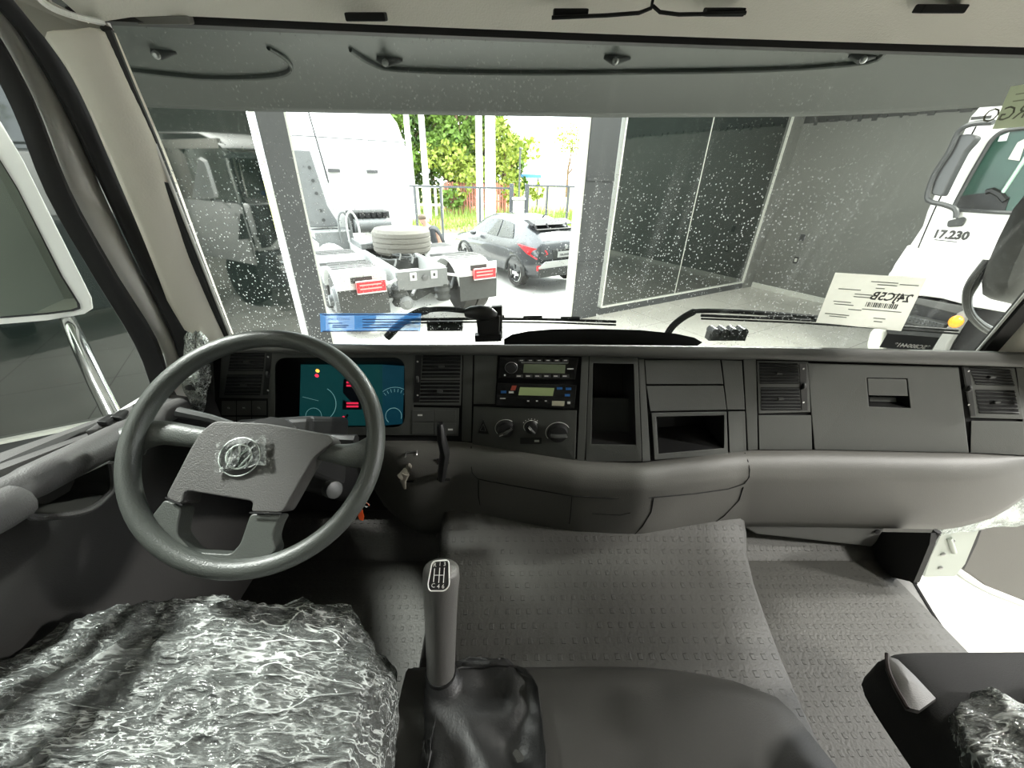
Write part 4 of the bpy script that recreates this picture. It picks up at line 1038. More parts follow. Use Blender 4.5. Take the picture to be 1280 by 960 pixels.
for a, b, v in ((.45, .9, .65), (.42, .72, .12), (.74, .95, .14), (.5, .72, .17), (.5, .6, .24), (.1, .35, .30), (.3, .5, .38), (.3, .5, .43), (.1, .3, .55), (.12, .34, .60), (.62, .76, .80), (.64, .74, .86), (.06, .34, .80), (.12, .32, .84), (.74, .9, .33), (.3, .45, .68)):
    pline(a, b, v, .018)
vl, at2, R2, U2 = wsheet('serial_label', [(1107, 416), (1172, 421), (1160, 439), (1097, 433)], mat('serial_label_black', (.03, .032, .034), .5), 'black serial number label low on the windscreen, white digits mirrored', 'label')
text('print', '*SC800441*', .019, at2(.58, .72), R2, U2, mat('label_white', (.9, .9, .88), .6), vl, mirror=True, bold=.0007)
gn, at3, R3, U3 = wsheet('green_note', [(1259, 109), (1300, 102), (1282, 158), (1236, 162)], translucent(mat('green_paper', (.56, .61, .44), .8, var=.05, vscale=40), (.58, .64, .44), .5), 'pale green handwritten note stuck high on the windscreen', 'paper')
text('handwriting', '1 ARGO', .034, at3(.60, .66), R3, U3, mat('pencil', (.16, .17, .12), .8), gn, mirror=True)
for v in (.2, .36): obj('print_line', MB().add([at3(.25, v), at3(.95, v), at3(.95, v + .03), at3(.25, v + .03)], [(0, 1, 2, 3)]), mat('green_print', (.30, .33, .22), .8), gn)
m, nt, out = shader_mat('blue_sticker_film')
tr = N(nt, 'BsdfTransparent'); tr.inputs[0].default_value = (.78, .90, 1, 1); df = N(nt, 'BsdfTranslucent'); df.inputs[0].default_value = (.10, .36, .90, 1); df2 = N(nt, 'BsdfDiffuse'); df2.inputs[0].default_value = (.08, .28, .72, 1)
mx0 = N(nt, 'MixShader'); mx0.inputs[0].default_value = .2; nt.links.new(df.outputs[0], mx0.inputs[1]); nt.links.new(df2.outputs[0], mx0.inputs[2])
mx = N(nt, 'MixShader'); mx.inputs[0].default_value = .5; nt.links.new(tr.outputs[0], mx.inputs[1]); nt.links.new(mx0.outputs[0], mx.inputs[2]); nt.links.new(mx.outputs[0], out.inputs[0])
M.bluefilm = m
m, nt, out = shader_mat('bright_yard_film')
tr = N(nt, 'BsdfTransparent'); tr.inputs[0].default_value = (.97, .97, 1, 1); df = N(nt, 'BsdfTranslucent'); df.inputs[0].default_value = (.85, .85, .9, 1)
mx = N(nt, 'MixShader'); mx.inputs[0].default_value = .35; nt.links.new(tr.outputs[0], mx.inputs[1]); nt.links.new(df.outputs[0], mx.inputs[2]); nt.links.new(mx.outputs[0], out.inputs[0])
M.whitefilm = m
bs, at4, R4, U4 = wsheet('blue_sticker', [(401, 391), (527, 391), (526, 413), (402, 414)], M.bluefilm, 'see-through blue notice sticker low on the windscreen before the tractor', 'sticker')
o = obj('bright_yard_patch', MB().add([at4(.055, .12), at4(.34, .12), at4(.34, .88), at4(.055, .88)], [(0, 1, 2, 3)]), M.whitefilm, bs)  # pale patch paints the bright yard showing through the sticker
M.inkblue = mat('blue_ink', (.10, .12, .35), .7)
text('print', 'IMPORTANTE', .0095, at4(.19, .30, .0012), R4, U4, M.inkblue, bs)
for u0, u1, v in ((.08, .22, .50), (.12, .28, .62), (.12, .26, .72), (.02, .98, .04), (.02, .98, .94), (.42, .9, .30), (.42, .86, .45), (.42, .9, .6), (.42, .8, .75)):
    obj('print_line', MB().add([at4(u0, v, .001), at4(u1, v, .001), at4(u1, v + .05, .001), at4(u0, v + .05, .001)], [(0, 1, 2, 3)]), M.inkblue, bs)

# ================================================================ RIGHT SIDE: sill, open door, pillar
# right A-pillar trim with seal
E_ = [[wsp(1, v) + V((dx, dy, 0)) for v in [k / 10 for k in range(11)]] for dx, dy in ((.03, -.004), (.045, -.028), (.08, -.055), (.125, -.10), (.135, -.16))]
tag(obj('trim_6', loft(E_, 20), M.beige, smooth=True, solid=.01, angle=80), kind='structure')
M.kick = mat('kick_panel', (.016, .016, .016), .6)
mb = MB().add([ux(x, y, 1.09) for x, y in ((1040, 664), (1164, 666), (1162, 680), (1142, 728), (1100, 718), (1078, 698))], [(0, 1, 2, 3, 4, 5)])
tag(obj('wall_right', mb, M.kick, solid=.02), 'black kick panel ahead of the door opening', kind='structure')
sl = [ux(x, y, 1.10) for x, y in ((1100, 716), (1128, 764), (1158, 812), (1200, 880))]; so = [p + V((.075, 0, -.004)) for p in sl]
so = [uz(x, y, p.z + .006) for (x, y), p in zip(((1141, 726), (1166, 768), (1196, 812), (1240, 880)), sl)]
tag(obj('trim_7', loft([[p + V((-.002, 0, -.01)) for p in sl], [p + V((0, 0, .006)) for p in sl], [a.lerp(b, .5) + V((0, 0, .012)) for a, b in zip(sl, so)], so, [p + V((.003, 0, -.03)) for p in so]], 12, False), M.dash_top, smooth=True), kind='structure')
mb = MB().tube(so, .006, 6); mb.tube([p + V((-.001, 0, .008)) for p in sl], .003, 6)
tag(obj('trim_8', mb, M.rubber), kind='structure')
mb = MB().lathe([(.010, 0), (.010, .004), (.006, .006)], ux(1121, 749, 1.125), (0, 0, 1), 12); mb.lathe([(.005, 0), (.005, .003)], ux(1112, 751, 1.108), (0, 0, 1), 10)
tag(obj('trim_9', mb, M.steel), kind='structure')
mb = MB().tube(smooth_path([ux(1172, 664, 1.115), ux(1164, 676, 1.115), ux(1148, 706, 1.115), ux(1142, 728, 1.115)], 12), .010, 8)
tag(obj('trim_10', mb, M.rubber, smooth=True), kind='structure')
# body pillar with the hinge, then the door swung open beyond it
M.pale = mat('pale_body_paint', (.42, .46, .41), .35)
mb = MB().add([uy(x, y, 1.05) for x, y in ((1174, 655), (1218, 655), (1200, 700), (1188, 715), (1150, 716), (1158, 690))], [(0, 1, 2, 3, 4, 5)])
hp_ = tag(obj('trim_11', mb, M.pale, solid=.02), kind='structure')
hg = root('door_hinge', uy(1178, 690, 1.03), 'pale painted hinge of the open door, bolted below the dashboard end', 'hinge')
obj('plate', MB().prism([uy(x, y, 1.035) for x, y in ((1180, 668), (1200, 668), (1204, 682), (1190, 702), (1172, 700))], (0, .012, 0)), M.pale, hg, bevel=.003)
obj('knuckle', MB().tube([uy(1186, 672, 1.03), uy(1192, 690, 1.03)], .010, 10), M.pale, hg, smooth=True)
for x, y in ((1190, 676), (1175, 709), (1178, 692)): obj('bolt', MB().lathe([(.009, 0), (.009, .006), (.004, .008)], uy(x, y, 1.03), (0, -1, 0), 8), M.steel, hg)
d2 = root('door_2', uy(1240, 720, 1.08), None, None); d2['kind'] = 'structure'
M.doorin = mat('open_door_panel', (.13, .127, .115), .6, bump=.3, bscale=300)
obj('inner_panel', MB().prism([uy(x, y, 1.06) for x, y in ((1224, 640), (1420, 560), (1420, 800), (1330, 772), (1280, 752), (1232, 733), (1202, 712), (1198, 700))], (0, .03, 0)), M.doorin, d2, bevel=.008)
obj('edge_seal', MB().prism([uy(x, y, 1.052) for x, y in ((1212, 655), (1236, 640), (1222, 680), (1206, 713), (1196, 702))], (0, .02, 0)), M.rubber, d2, bevel=.005)
obj('door_edge', MB().tube(smooth_path([uy(x, y, 1.065) for x, y in ((1218, 655), (1206, 680), (1190, 703), (1196, 716), (1232, 738), (1280, 757), (1340, 782))], 24), .010, 8), M.pale, d2, smooth=True)
# wrapped armrest end of the open door: crumpled film
rows = []
for i in range(18):
    t = i / 17; row = []
    cx, cy = lerp(1172, 1300, t), lerp(664, 634, t) - 5 * math.sin(t * 3); hw = pw(t, [(0, 4), (.2, 11), (.6, 17), (.75, 20), (1, 16)])
    for k in range(20):
        a = 2 * PI * k / 20; w = noise.noise(V((math.cos(a) * 1.5, math.sin(a) * 1.5, t * 6)))
        row.append(uy(cx + 4 * w, cy + hw * math.sin(a) * (1 + .35 * w), .99 + .04 * math.cos(a) * (1 + .5 * w)))
    rows.append(row)
tag(obj('wrapping_film', MB().grid(rows, closed_u=True), film_mat('thick_bag_film', .6, .34, .2, 1.6), smooth=True, angle=180), 'bunched clear plastic wrapping at the dashboard end by the open door', 'plastic wrap')

# ================================================================ SHOWROOM (turned about 30 degrees to the truck)
FO = V((1.73, 7.61, 0)); FU = V((.869, .495, 0)).normalized(); FN = V((-FU.y, FU.x, 0))
def fuz(px, py):
    p = upl(px, py, FO, FN); return (p - FO).dot(FU), p.z
def fp(u, z, off=0.0): return FO + FU * u + FN * off + V((0, 0, z))
def fbox(u0, u1, z0, z1, o0, o1): return MB().hexa([fp(u0, z0, o0), fp(u1, z0, o0), fp(u1, z1, o0), fp(u0, z1, o0)], [fp(u0, z0, o1), fp(u1, z0, o1), fp(u1, z1, o1), fp(u0, z1, o1)])
uPR0 = fuz(714, 380)[0]; uPR1 = fuz(744, 380)[0]; uG0 = fuz(750, 380)[0]; uG1 = fuz(925, 357)[0]; uCOL = uG1 + .42
LOFF = -.62      # the left-hand glass stands forward of the opening
def fuzo(px, py, o):
    p = upl(px, py, FO + FN * o, FN); return (p - FO).dot(FU)
uPL1 = fuz(385, 300)[0]; uPL0 = fuzo(352, 290, LOFF)
HT = 5.6
M.sfloor = mat('polished_pale_floor', (.62, .61, .55), .22, var=.10, vscale=1.2)
def tile_floor():
    m = M.sfloor; nt = m.node_tree; b = nt.nodes['Principled BSDF']
    geo = N(nt, 'NewGeometry'); mp = N(nt, 'Mapping'); mp.inputs['Rotation'].default_value = (0, 0, math.radians(-29.7)); nt.links.new(geo.outputs['Position'], mp.inputs[0])
    br = N(nt, 'TexBrick'); br.offset = 0; br.inputs['Scale'].default_value = 1; br.inputs['Brick Width'].default_value = 1.2; br.inputs['Row Height'].default_value = 1.2; br.inputs['Mortar Size'].default_value = .006
    br.inputs['Color1'].default_value = (.62, .61, .56, 1); br.inputs['Color2'].default_value = (.59, .58, .53, 1); br.inputs['Mortar'].default_value = (.35, .34, .31, 1)
    nt.links.new(mp.outputs[0], br.inputs['Vector'])
    nz = N(nt, 'TexNoise'); nz.inputs['Scale'].default_value = .9; nz.inputs['Detail'].default_value = 6; nt.links.new(geo.outputs['Position'], nz.inputs['Vector'])
    mx = N(nt, 'Mix'); mx.data_type = 'RGBA'; mx.blend_type = 'MULTIPLY'; mx.inputs[0].default_value = .35
    nt.links.new(br.outputs['Color'], mx.inputs[6]); nt.links.new(nz.outputs['Fac'], mx.inputs[7]); nt.links.new(mx.outputs[2], b.inputs['Base Color'])
tile_floor()
UL, UR, BACK = -11.0, uCOL, -14.0
OPN = -5.6        # beyond this the right-hand wall is open to daylight
tag(obj('showroom_floor', fbox(UL, UR + .2, -.1, 0, BACK, 0.0), M.sfloor), 'polished pale showroom floor with wide tiles', kind='structure')
M.greywall = mat('grey_showroom_wall', (.165, .17, .157), .7, var=.12, vscale=.7)
M.darkwall = mat('dark_showroom_wall', (.05, .052, .05), .6)
M.dglass = mat('dark_reflecting_glass', (.012, .018, .016), .03, spec=1.0)
M.dglass.node_tree.nodes['Principled BSDF'].inputs['IOR'].default_value = 1.9
M.frame = mat('dark_post', (.055, .058, .06), .45, bump=.3, bscale=40)
M.guardp = mat('post_groove', (.02, .02, .02), .6)
M.wframe = mat('pale_frame', (.62, .63, .58), .4)
tag(obj('wall_front', fbox(UL, UR + .2, 4.3, HT, -.1, .1), M.frame), 'dark lintel above the showroom glass', kind='structure')
# right-hand glass bay
tag(obj('window_3', fbox(uG0, uG1, .12, 4.3, -.01, .01), M.dglass), 'dark reflecting showroom glass right of the opening', kind='structure')
mb = fbox(uG0 - .03, uG1 + .03, 0, .14, -.05, .06)
tag(obj('baseboard_front', mb, M.frame), kind='structure')
mb = fbox(uG0 - .02, uG1 + .02, .14, .165, -.06, .05)
for u in (uG0 - .02, uG1): mb.v += []; h = fbox(u, u + .035, .14, 4.3, -.06, .05); mb.add(h.v, h.f)
tag(obj('window_frame', mb, M.wframe), kind='structure')
uS = fuz(862, 280)[0]
tag(obj('trim_12', fbox(uS - .006, uS + .006, .165, 4.3, -.02, .0), M.wframe), kind='structure')
tag(obj('pillar', fbox(uG1 + .02, UR, 0, HT, -.08, .2), M.greywall), 'slim grey corner pillar beside the dark glass', kind='structure')
# posts either side of the opening
def post(u0, u1, light_side):
    o = obj('door_post', fbox(u0, u1, 0, 4.3, -.07, .12), M.frame)
    s = .05
    a = fbox(u0 - .05, u0, 0, 4.3, -.05, .14) if light_side < 0 else fbox(u1, u1 + .05, 0, 4.3, -.05, .14)
    obj('edge_strip', a, M.wframe, o)
    for z in (1.05, 2.4): obj('rail', fbox(u0 + .01, u1 - .01, z, z + .05, -.09, -.07), M.frame, o)
    return o
o = post(uPR0, uPR1, -1); tag(o, 'dark metal door post on the right of the showroom opening', kind='structure')
o = post(uPL0 + .02, uPL1, 0); h = obj('deep_jamb', fbox(uPL0 + .02, uPL0 + .26, 0, 4.3, LOFF - .02, -.07), M.frame, o); obj('edge_strip', fbox(uPL0 + .26, uPL0 + .27, 0, 4.3, LOFF + .1, LOFF + .2), M.guardp, o); tag(o, 'dark metal door post on the left of the showroom opening', kind='structure')
# left-hand glass bays running on past the left window
tag(obj('window_4', fbox(UL, uPL0 - .05, .12, 4.3, LOFF - .01, LOFF + .01), M.dglass), 'dark reflecting showroom glass left of the opening', kind='structure')
mb = fbox(UL, uPL0, .12, .155, LOFF - .06, LOFF + .05)
h = fbox(uPL0 - .035, uPL0 + .01, .12, 4.3, LOFF - .06, LOFF + .05); mb.add(h.v, h.f)
tag(obj('window_frame', mb, M.wframe), kind='structure')
tag(obj('baseboard_left', fbox(UL, uPL0 + .02, 0, .12, LOFF - .05, LOFF + .05), M.frame), kind='structure')
# right wall with pale skirting, back and left walls, dark ceiling
def wallR(u0, u1, z0, z1, a, b):
    return fbox(u0, u1, z0, z1, a, b)
tag(obj('wall_right', wallR(UR, UR + .2, 0, 3.60, OPN, 0), M.greywall), 'plain grey showroom wall behind the parked white truck', kind='structure')
tag(obj('trim_13', wallR(UR + .02, UR + .2, 3.60, HT, OPN, 0), M.darkwall), kind='structure')
rng = random.Random(8)
mb = MB(); d = -0.3
while d > -6: 
    w = rng.uniform(.04, .16); h = fbox(UR - .01, UR + .02, 3.60 - rng.uniform(0.0, .05), 3.66, d - w, d); mb.add(h.v, h.f); d -= w + rng.uniform(.02, .2)
tag(obj('trim_14', mb, M.darkwall), kind='structure')
tag(obj('trim_16', wallR(UR, UR + .2, 4.6, HT, BACK, OPN), M.darkwall), kind='structure')
tag(obj('baseboard_right', wallR(UR - .02, UR, 0, .12, OPN, -.02), M.wframe), kind='structure')
tag(obj('wall_left', fbox(UL - .2, UL, 0, HT, BACK, 0), M.greywall), kind='structure')
tag(obj('wall_rear', fbox(UL, UR, 0, HT, BACK - .2, BACK), M.greywall), kind='structure')
tag(obj('showroom_ceiling', fbox(UL, UR, HT, HT + .1, BACK, 0), mat('showroom_ceiling_paint', (.35, .35, .34), .8)), kind='structure')
RN = -FU
for px, py, lb in ((1003, 297, 'upper of two small sockets on the grey showroom wall'), (995, 325, 'lower, darker of two small sockets on the grey showroom wall')):
    p = upl(px, py, fp(UR, 0, 0), RN); r = root('wall_socket', p, lb, 'socket', 'sockets on the grey wall')
    def sbx(hw, hz, t, c=p): return MB().hexa([c + FN * a + V((0, 0, b)) for a, b in ((-hw, -hz), (hw, -hz), (hw, hz), (-hw, hz))], [c + FN * a + V((0, 0, b)) - FU * t for a, b in ((-hw, -hz), (hw, -hz), (hw, hz), (-hw, hz))])
    obj('plate', sbx(.05, .075, .012), M.black if py > 310 else M.frame, r, bevel=.003)
    obj('insert', sbx(.025, .04, .016), M.wframe if py > 310 else M.darkwall, r)

# ================================================================ OWN TRUCK, OUTSIDE OF THE GLASS
M.visor = mat('visor_plastic', (.028, .036, .032), .45)
BE = [(100, 129), (176, 134), (300, 139), (500, 143), (752, 147), (1000, 146), (1130, 141), (1290, 130), (1380, 122)]
vz = root('sun_visor', (0, 1.2, 2.6), 'dark exterior sun visor across the top of the windscreen', 'sun visor')
rows = []
VX = [100 + 40 * k for k in range(33)]
def vis(px, t, off=0):
    pyb = pw(px, BE); pyt = 22
    u = (px - 752) / 620; yb = 1.40 - .14 * u * u; yt = 1.02 - .10 * u * u
    return uy(px, lerp(pyt, pyb, t), lerp(yt, yb, t ** .8) - off)
for t in (0, .2, .4, .6, .8, .95, 1.0): rows.append([vis(x, t) for x in VX])
rows.append([p + V((0, .02, .004)) for p in rows[-1]])
obj('visor_panel', MB().grid(rows), M.visor, vz, smooth=True, angle=60)
def vt(px, py): b = pw(px, BE); return (py - 22) / (b - 22)
for pts in ([(150, 84), (250, 95), (335, 94), (362, 86), (356, 72), (335, 58)], [(438, 60), (462, 76), (500, 85), (640, 89), (800, 88), (960, 85), (1080, 76), (1110, 62), (1118, 54)]):
    obj('stiffening_rib', MB().tube(smooth_path([vis(x, vt(x, y), .0) for x, y in pts], 30), .009, 8, flat=.6), M.visor, vz, smooth=True)
for x, y in ((200, 66), (483, 76), (768, 74), (1075, 72)):
    p = vis(x, vt(x, y), .012)
    b = obj('bracket', MB().tube([vis(x - 12, vt(x, y - 5), .0), p, vis(x + 20, vt(x, y - 2), .0)], [.008, .013, .005], 8, flat=.5), M.frame, vz, smooth=True)
    obj('bolt', MB().lathe([(.008, 0), (.008, .004), (.004, .006)], p + V((0, -.012, -.006)), (0, -1, -.3), 8), M.steel, b)
# white cab body below and beside the glass (mostly seen mirrored in the showroom glass)
cbd = root('cab_body', (0, 1.3, 0.4), 'white outer body of the truck cab below the windscreen, mirrored in dark glass', 'truck')
def front(z): return [V((x, 1.20 - .10 * (x / 1.2) ** 2 + (.06 if z < 1.5 else 0), z)) for x in [-1.2 + .2 * k for k in range(13)]]
M.cowl = mat('grey_cowl', (.45, .45, .42), .6)
obj('cowl', MB().grid([[wsp(-1 + k / 6, 0) + V((0, .012, -.02)) for k in range(13)], [p + V((0, -.02, .0)) for p in front(1.925)]]), M.cowl, cbd, smooth=True, solid=.01)
obj('front_panel', MB().grid([front(z) for z in (1.925, 1.8, 1.5, 1.15)]), M.white, cbd, smooth=True, solid=.02)
obj('bumper', MB().prism([V((x, 1.34 - .16 * (x / 1.2) ** 2, .45)) for x in [-1.22 + .2033 * k for k in range(13)]] + [V((1.2, .9, .45)), V((-1.2, .9, .45))], (0, 0, .68)), M.frame, cbd, bevel=.04)
obj('grille', MB().prism([V((x, 1.275, 1.2)) for x in (-.55, .55)] + [V((.6, 1.25, 1.2)), V((-.6, 1.25, 1.2))], (0, 0, .34)), M.black, cbd, bevel=.02)
for s in (-1, 1):
    hl = obj('headlamp', MB().prism([V((s * .72, 1.29, .72)), V((s * 1.08, 1.23, .72)), V((s * 1.1, 1.2, .72)), V((s * .7, 1.2, .72))], (0, 0, .36)), M.slat, cbd, bevel=.03)
    for z in (.81, .99):
        obj('reflector', MB().lathe([(.075, 0), (.07, .02), (.03, .012)], V((s * .88, 1.265, z)), (s * .2, 1, 0), 18), M.chrome, hl, smooth=True)
    obj('side_skin', MB().prism([V((s * 1.23, y, z)) for y, z in ((-1.1, .9), (1.05, .9), (1.12, 1.2), (1.08, 1.88), (.95, 1.92), (-1.1, 1.92))], (s * .012, 0, 0)), M.white, cbd) if s < 0 else None
    0 and obj('pillar_skin', MB().hexa([wsp(s, 0) + V((s * .035, -.03, 0)), wsp(s, 1) + V((s * .03, -.03, 0)), wsp(s, 1) + V((s * .10, -.16, 0)), wsp(s, 0) + V((s * .12, -.12, 0))], [wsp(s, 0) + V((s * .035, 0.0, 0)), wsp(s, 1) + V((s * .03, 0.0, 0)), wsp(s, 1) + V((s * .13, -.12, 0)), wsp(s, 0) + V((s * .15, -.08, 0))]), M.white, cbd)
obj('roof_skin', MB().grid([[V((x, y, 2.80 + dz + .03 * (1 - (x / 1.2) ** 2))) for x in (-1.22, -1.0, -.5, 0, .5, 1.0, 1.22)] for y, dz in ((1.0, -.06), (.8, .06), (.4, .16), (-1.1, .2))]), M.white, cbd, smooth=True, solid=.02)
obj('rear_skin', MB().box((0, -1.12, 2.0), (2.44, .02, 2.0)), M.white, cbd)
wh = MB().lathe([(.3, -.15), (.5, -.14), (.52, 0), (.5, .14), (.3, .15)], (-1.0, .2, .52), (1, 0, 0), 28)
obj('wheel', wh, M.rubber, cbd, smooth=True)
for x0, x1, lb, bumps in (((530, 413), (576, 413), 'black speckled block outside the windscreen near the blue sticker', 0), ((897, 422), (946, 422), 'black block with four rounded bumps below the right wiper', 4)):
    a = ws_at(*x0) + V((0, .045, 0)); b = ws_at(*x1) + V((0, .045, 0))
    if not bumps:
        t = obj('grip_block', MB().prism([a + V((0, 0, -.02)), b + V((0, 0, -.02)), b + V((0, 0, .012)), a + V((0, 0, .012))], (0, .03, 0)), M.black, bevel=.002)
    else:
        t = root('grip_block', a, None, None)
        obj('block', MB().prism([a + V((0, 0, -.03)), b + V((0, 0, -.03)), b + V((0, 0, -.003)), a + V((0, 0, -.003))], (0, .03, 0)), M.slat, t, bevel=.003)
        for k in range(4): obj('bump', MB().tube([a.lerp(b, (k + .5) / 4) + V((0, -.004, .000)), a.lerp(b, (k + .5) / 4) + V((0, .034, .000))], .013, 10), M.slat, t, smooth=True)
    tag(t, lb, 'grip')
# wipers
def wiper(arm, blade, lb, gaps):
    P = [ws_at(x, y) + V((0, .035, 0)) for x, y in arm]
    w = root('wiper', P[0], lb, 'wiper', 'windscreen wipers')
    obj('arm', MB().tube(smooth_path(P, 24), [.012] * 12 + [.008] * 12, 8, flat=.7), M.rubber, w, smooth=True)
    B = resample([ws_at(x, y) + V((0, .02, 0)) for x, y in blade], 12)
    obj('blade', MB().tube(B, .0045, 6), M.rubber, w)
    obj('rubber_edge', MB().tube([p + V((0, -.006, -.008)) for p in B], .0028, 5), M.seam, w)
    for k in gaps: obj('blade_clip', MB().tube([B[k] + V((0, 0, .004)), B[k + 1] + V((0, 0, .006))], .006, 6), M.rubber, w)
wiper([(480, 427), (497, 410), (519, 396), (546, 391), (580, 393), (625, 396)], [(508, 402.5), (600, 401), (690, 402), (772, 405)], 'left wiper, its arm crossing the blue sticker', (4, 6, 8))
wiper([(838, 425), (848, 411), (868, 397), (888, 393), (960, 396), (1060, 404)], [(880, 397), (1000, 402), (1120, 410), (1206, 416)], 'right wiper, its blade running under the printed sheet', (3, 5, 7))
# left mirror
mp_ = ux(70, 290, -1.62)
mn_ = ((CAM - mp_).normalized() * 1.0 + V((.10, -1.0, -.08))).normalized()
def mpx(px, py, off=0): return upl(px, py, mp_ + mn_ * off, mn_)
ml_ = root('wing_mirror', mp_, 'white left wing mirror reflecting the showroom floor, on a chrome arm', 'mirror')
ou = [(-60, 120), (0, 150), (28, 198), (60, 262), (92, 326), (115, 372), (117, 386), (106, 393), (60, 401), (0, 406), (-60, 410)]
inn2 = [(-60, 160), (-12, 180), (22, 235), (50, 290), (78, 345), (100, 380), (101, 386), (92, 389), (60, 393), (0, 398), (-60, 402)]
obj('housing', MB().hexa([mpx(x, y, 0) for x, y in ou], [mpx(x, y, -.09) for x, y in [(lerp(x, 0, .12), lerp(y, 290, .12)) for x, y in ou]]), M.white, ml_, bevel=.004)
obj('glass_seal', MB().hexa([mpx(x, y, .004) for x, y in inn2], [mpx(x, y, -.002) for x, y in inn2]), M.rubber, ml_)
obj('mirror_glass', MB().add([mpx(lerp(x, 20, .05), lerp(y, 320, .03), .0055) for x, y in inn2], [tuple(range(len(inn2)))]), mat('mirror_silver', (.62, .68, .62), .0, metal=1), ml_)
obj('arm', MB().tube([mpx(84, 398, -.05), ux(100, 432, -1.52), ux(122, 480, -1.40), ux(146, 528, -1.30)], .019, 12), M.chrome, ml_, smooth=True)
# right mirror
rm = root('wing_mirror', uy(1255, 310, 1.25), 'black right wing mirror seen from behind, hanging on a bent bar', 'mirror')
hs = [(1300, 222), (1282, 242), (1266, 262), (1248, 298), (1234, 330), (1227, 352), (1228, 368), (1238, 374), (1264, 380), (1300, 372)]
A = [uy(x, y, 1.24) for x, y in hs]; c = sum(A, V()) / len(A)
mb = MB(); mb.grid([A, [p.lerp(c, .03) + V((0, -.03, 0)) for p in A], [p.lerp(c, .22) + V((0, -.06, 0)) for p in A], [c + V((0, -.07, 0))] * len(A)], closed_u=True)
mb.add(A, [tuple(range(len(A)))])
M.mhouse = mat('mirror_housing_black', (.055, .056, .055), .45)
obj('housing', mb, M.mhouse, rm, smooth=True, angle=50)
for d in (0, 9):
    obj('bar', MB().tube(smooth_path([uy(x, y, 1.26) for x, y in ((1236 - d * .3, 325), (1222 - d, 352 ), (1211 - d * .4, 372), (1214 - d * .2, 391 + d * .3), (1232, 408 + d * .5), (1262, 420 + d * .5))], 24), .0095, 8), M.slat, rm, smooth=True)

# ================================================================ PARKED WHITE TRUCK ON THE RIGHT
RP = V((5.05, 4.75, 1.8)); RH = V((-.25, .97, 0)).normalized(); RNn = V((-RH.y, RH.x, 0))
def rt(px, py, off=0.0): return upl(px, py, RP + RNn * off, RNn)
def rpoly(pts, off, depth): return MB().prism([rt(x, y, off) for x, y in pts], -RNn * depth)
t2 = root('parked_truck', V((RP.x + 1, RP.y, 0)), 'white truck cab parked by the grey wall, its door facing us', 'truck')
obj('cab', rpoly([(1320, 100), (1228, 128), (1212, 146), (1192, 190), (1172, 232), (1158, 264), (1152, 283), (1138, 304), (1126, 324), (1110, 342), (1104, 358), (1102, 372), (1150, 370), (1175, 373), (1215, 384), (1250, 390), (1330, 400)], 0, 2.2), M.white, t2, bevel=.03, seg=3)
obj('door_seam', MB().tube(resample([rt(x, y, .004) for x, y in ((1220, 158), (1203, 190), (1186, 226), (1168, 262), (1150, 304), (1134, 345))], 20), .007, 5), M.seam, t2)
win = rounded([(1300, 158), (1254, 163), (1240, 174), (1218, 211), (1196, 251), (1191, 262), (1256, 266), (1300, 267)], 10)
obj('window_gasket', MB().tube([rt(x, y, .006) for x, y in win], .022, 6, closed=True), M.frame, t2, smooth=True)
M.tgreen = mat('green_dark_glass', (.035, .075, .06), .15, spec=.25)
wn = obj('side_window', rpoly(win, .004, .03), M.tgreen, t2)
obj('dash_silhouette', rpoly([(1198, 246), (1214, 243), (1236, 241), (1262, 246), (1256, 264), (1193, 261)], .010, .004), M.black, wn)
obj('wheel_silhouette', MB().tube([rt(x, y, .012) for x, y in ((1233, 240), (1240, 238), (1250, 243), (1257, 251))], .03, 6), M.black, wn)
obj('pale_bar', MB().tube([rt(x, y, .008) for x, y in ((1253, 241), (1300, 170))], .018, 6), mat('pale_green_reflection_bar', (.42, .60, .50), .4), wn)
obj('window_sticker', rpoly([(1272, 178), (1284, 172), (1274, 201), (1260, 199)], .010, .003), M.paper, wn)
obj('window_glint', rpoly([(1250, 170), (1262, 165), (1258, 176), (1247, 177)], .010, .003), mat('pale_window_reflection', (.6, .66, .66), .4), wn)  # pale reflection on the glass, painted as a thin plate
obj('fender_flare', rpoly([(1134, 306), (1146, 310), (1140, 345), (1110, 346), (1118, 330)], .05, .05), M.white, t2, bevel=.02, seg=3)
obj('door_handle', rpoly(rounded([(1184, 276), (1204, 271), (1207, 274), (1202, 283), (1183, 284)], 3), .03, .03), M.slat, t2, bevel=.008)
obj('handle_post', rpoly([(1190, 262), (1197, 264), (1196, 274), (1192, 272)], .05, .03), M.frame, t2, bevel=.006)
r_ = rt(1210, 296) - rt(1167, 293)
text('model_number', '17.230', .125, rt(1188, 294, .006), r_, V((0, 0, 1)), M.ink, t2, bold=.006)
obj('model_underline', rpoly([(1168, 299), (1196, 302), (1196, 303), (1168, 300)], .006, .004), M.frame, t2)
pm = obj('mirror_head', MB().prism([rt(x, y, .28) for x, y in rounded([(1163, 243), (1168, 222), (1182, 190), (1197, 169), (1212, 167), (1221, 171), (1216, 178), (1205, 190), (1192, 215), (1177, 246)], 4)], -RNn * .10), mat('mirror_back_grey', (.07, .072, .075), .35), t2, bevel=.012)
obj('mirror_bar', MB().tube(smooth_path([rt(x, y, .30) for x, y in ((1242, 153), (1216, 155), (1199, 164), (1186, 190), (1168, 218), (1159, 244), (1163, 252), (1180, 256), (1194, 262), (1195, 272))], 40), .026, 8), M.frame, pm, smooth=True)
obj('roof_marking', rpoly([(1214, 146), (1240, 144), (1238, 148), (1213, 150)], .012, .004), M.ink, t2)
lowb = obj('lower_body', rpoly([(1100, 372), (1150, 372), (1212, 384), (1205, 400), (1190, 440), (1105, 440), (1112, 430)], -.05, 1.9), M.black, t2)
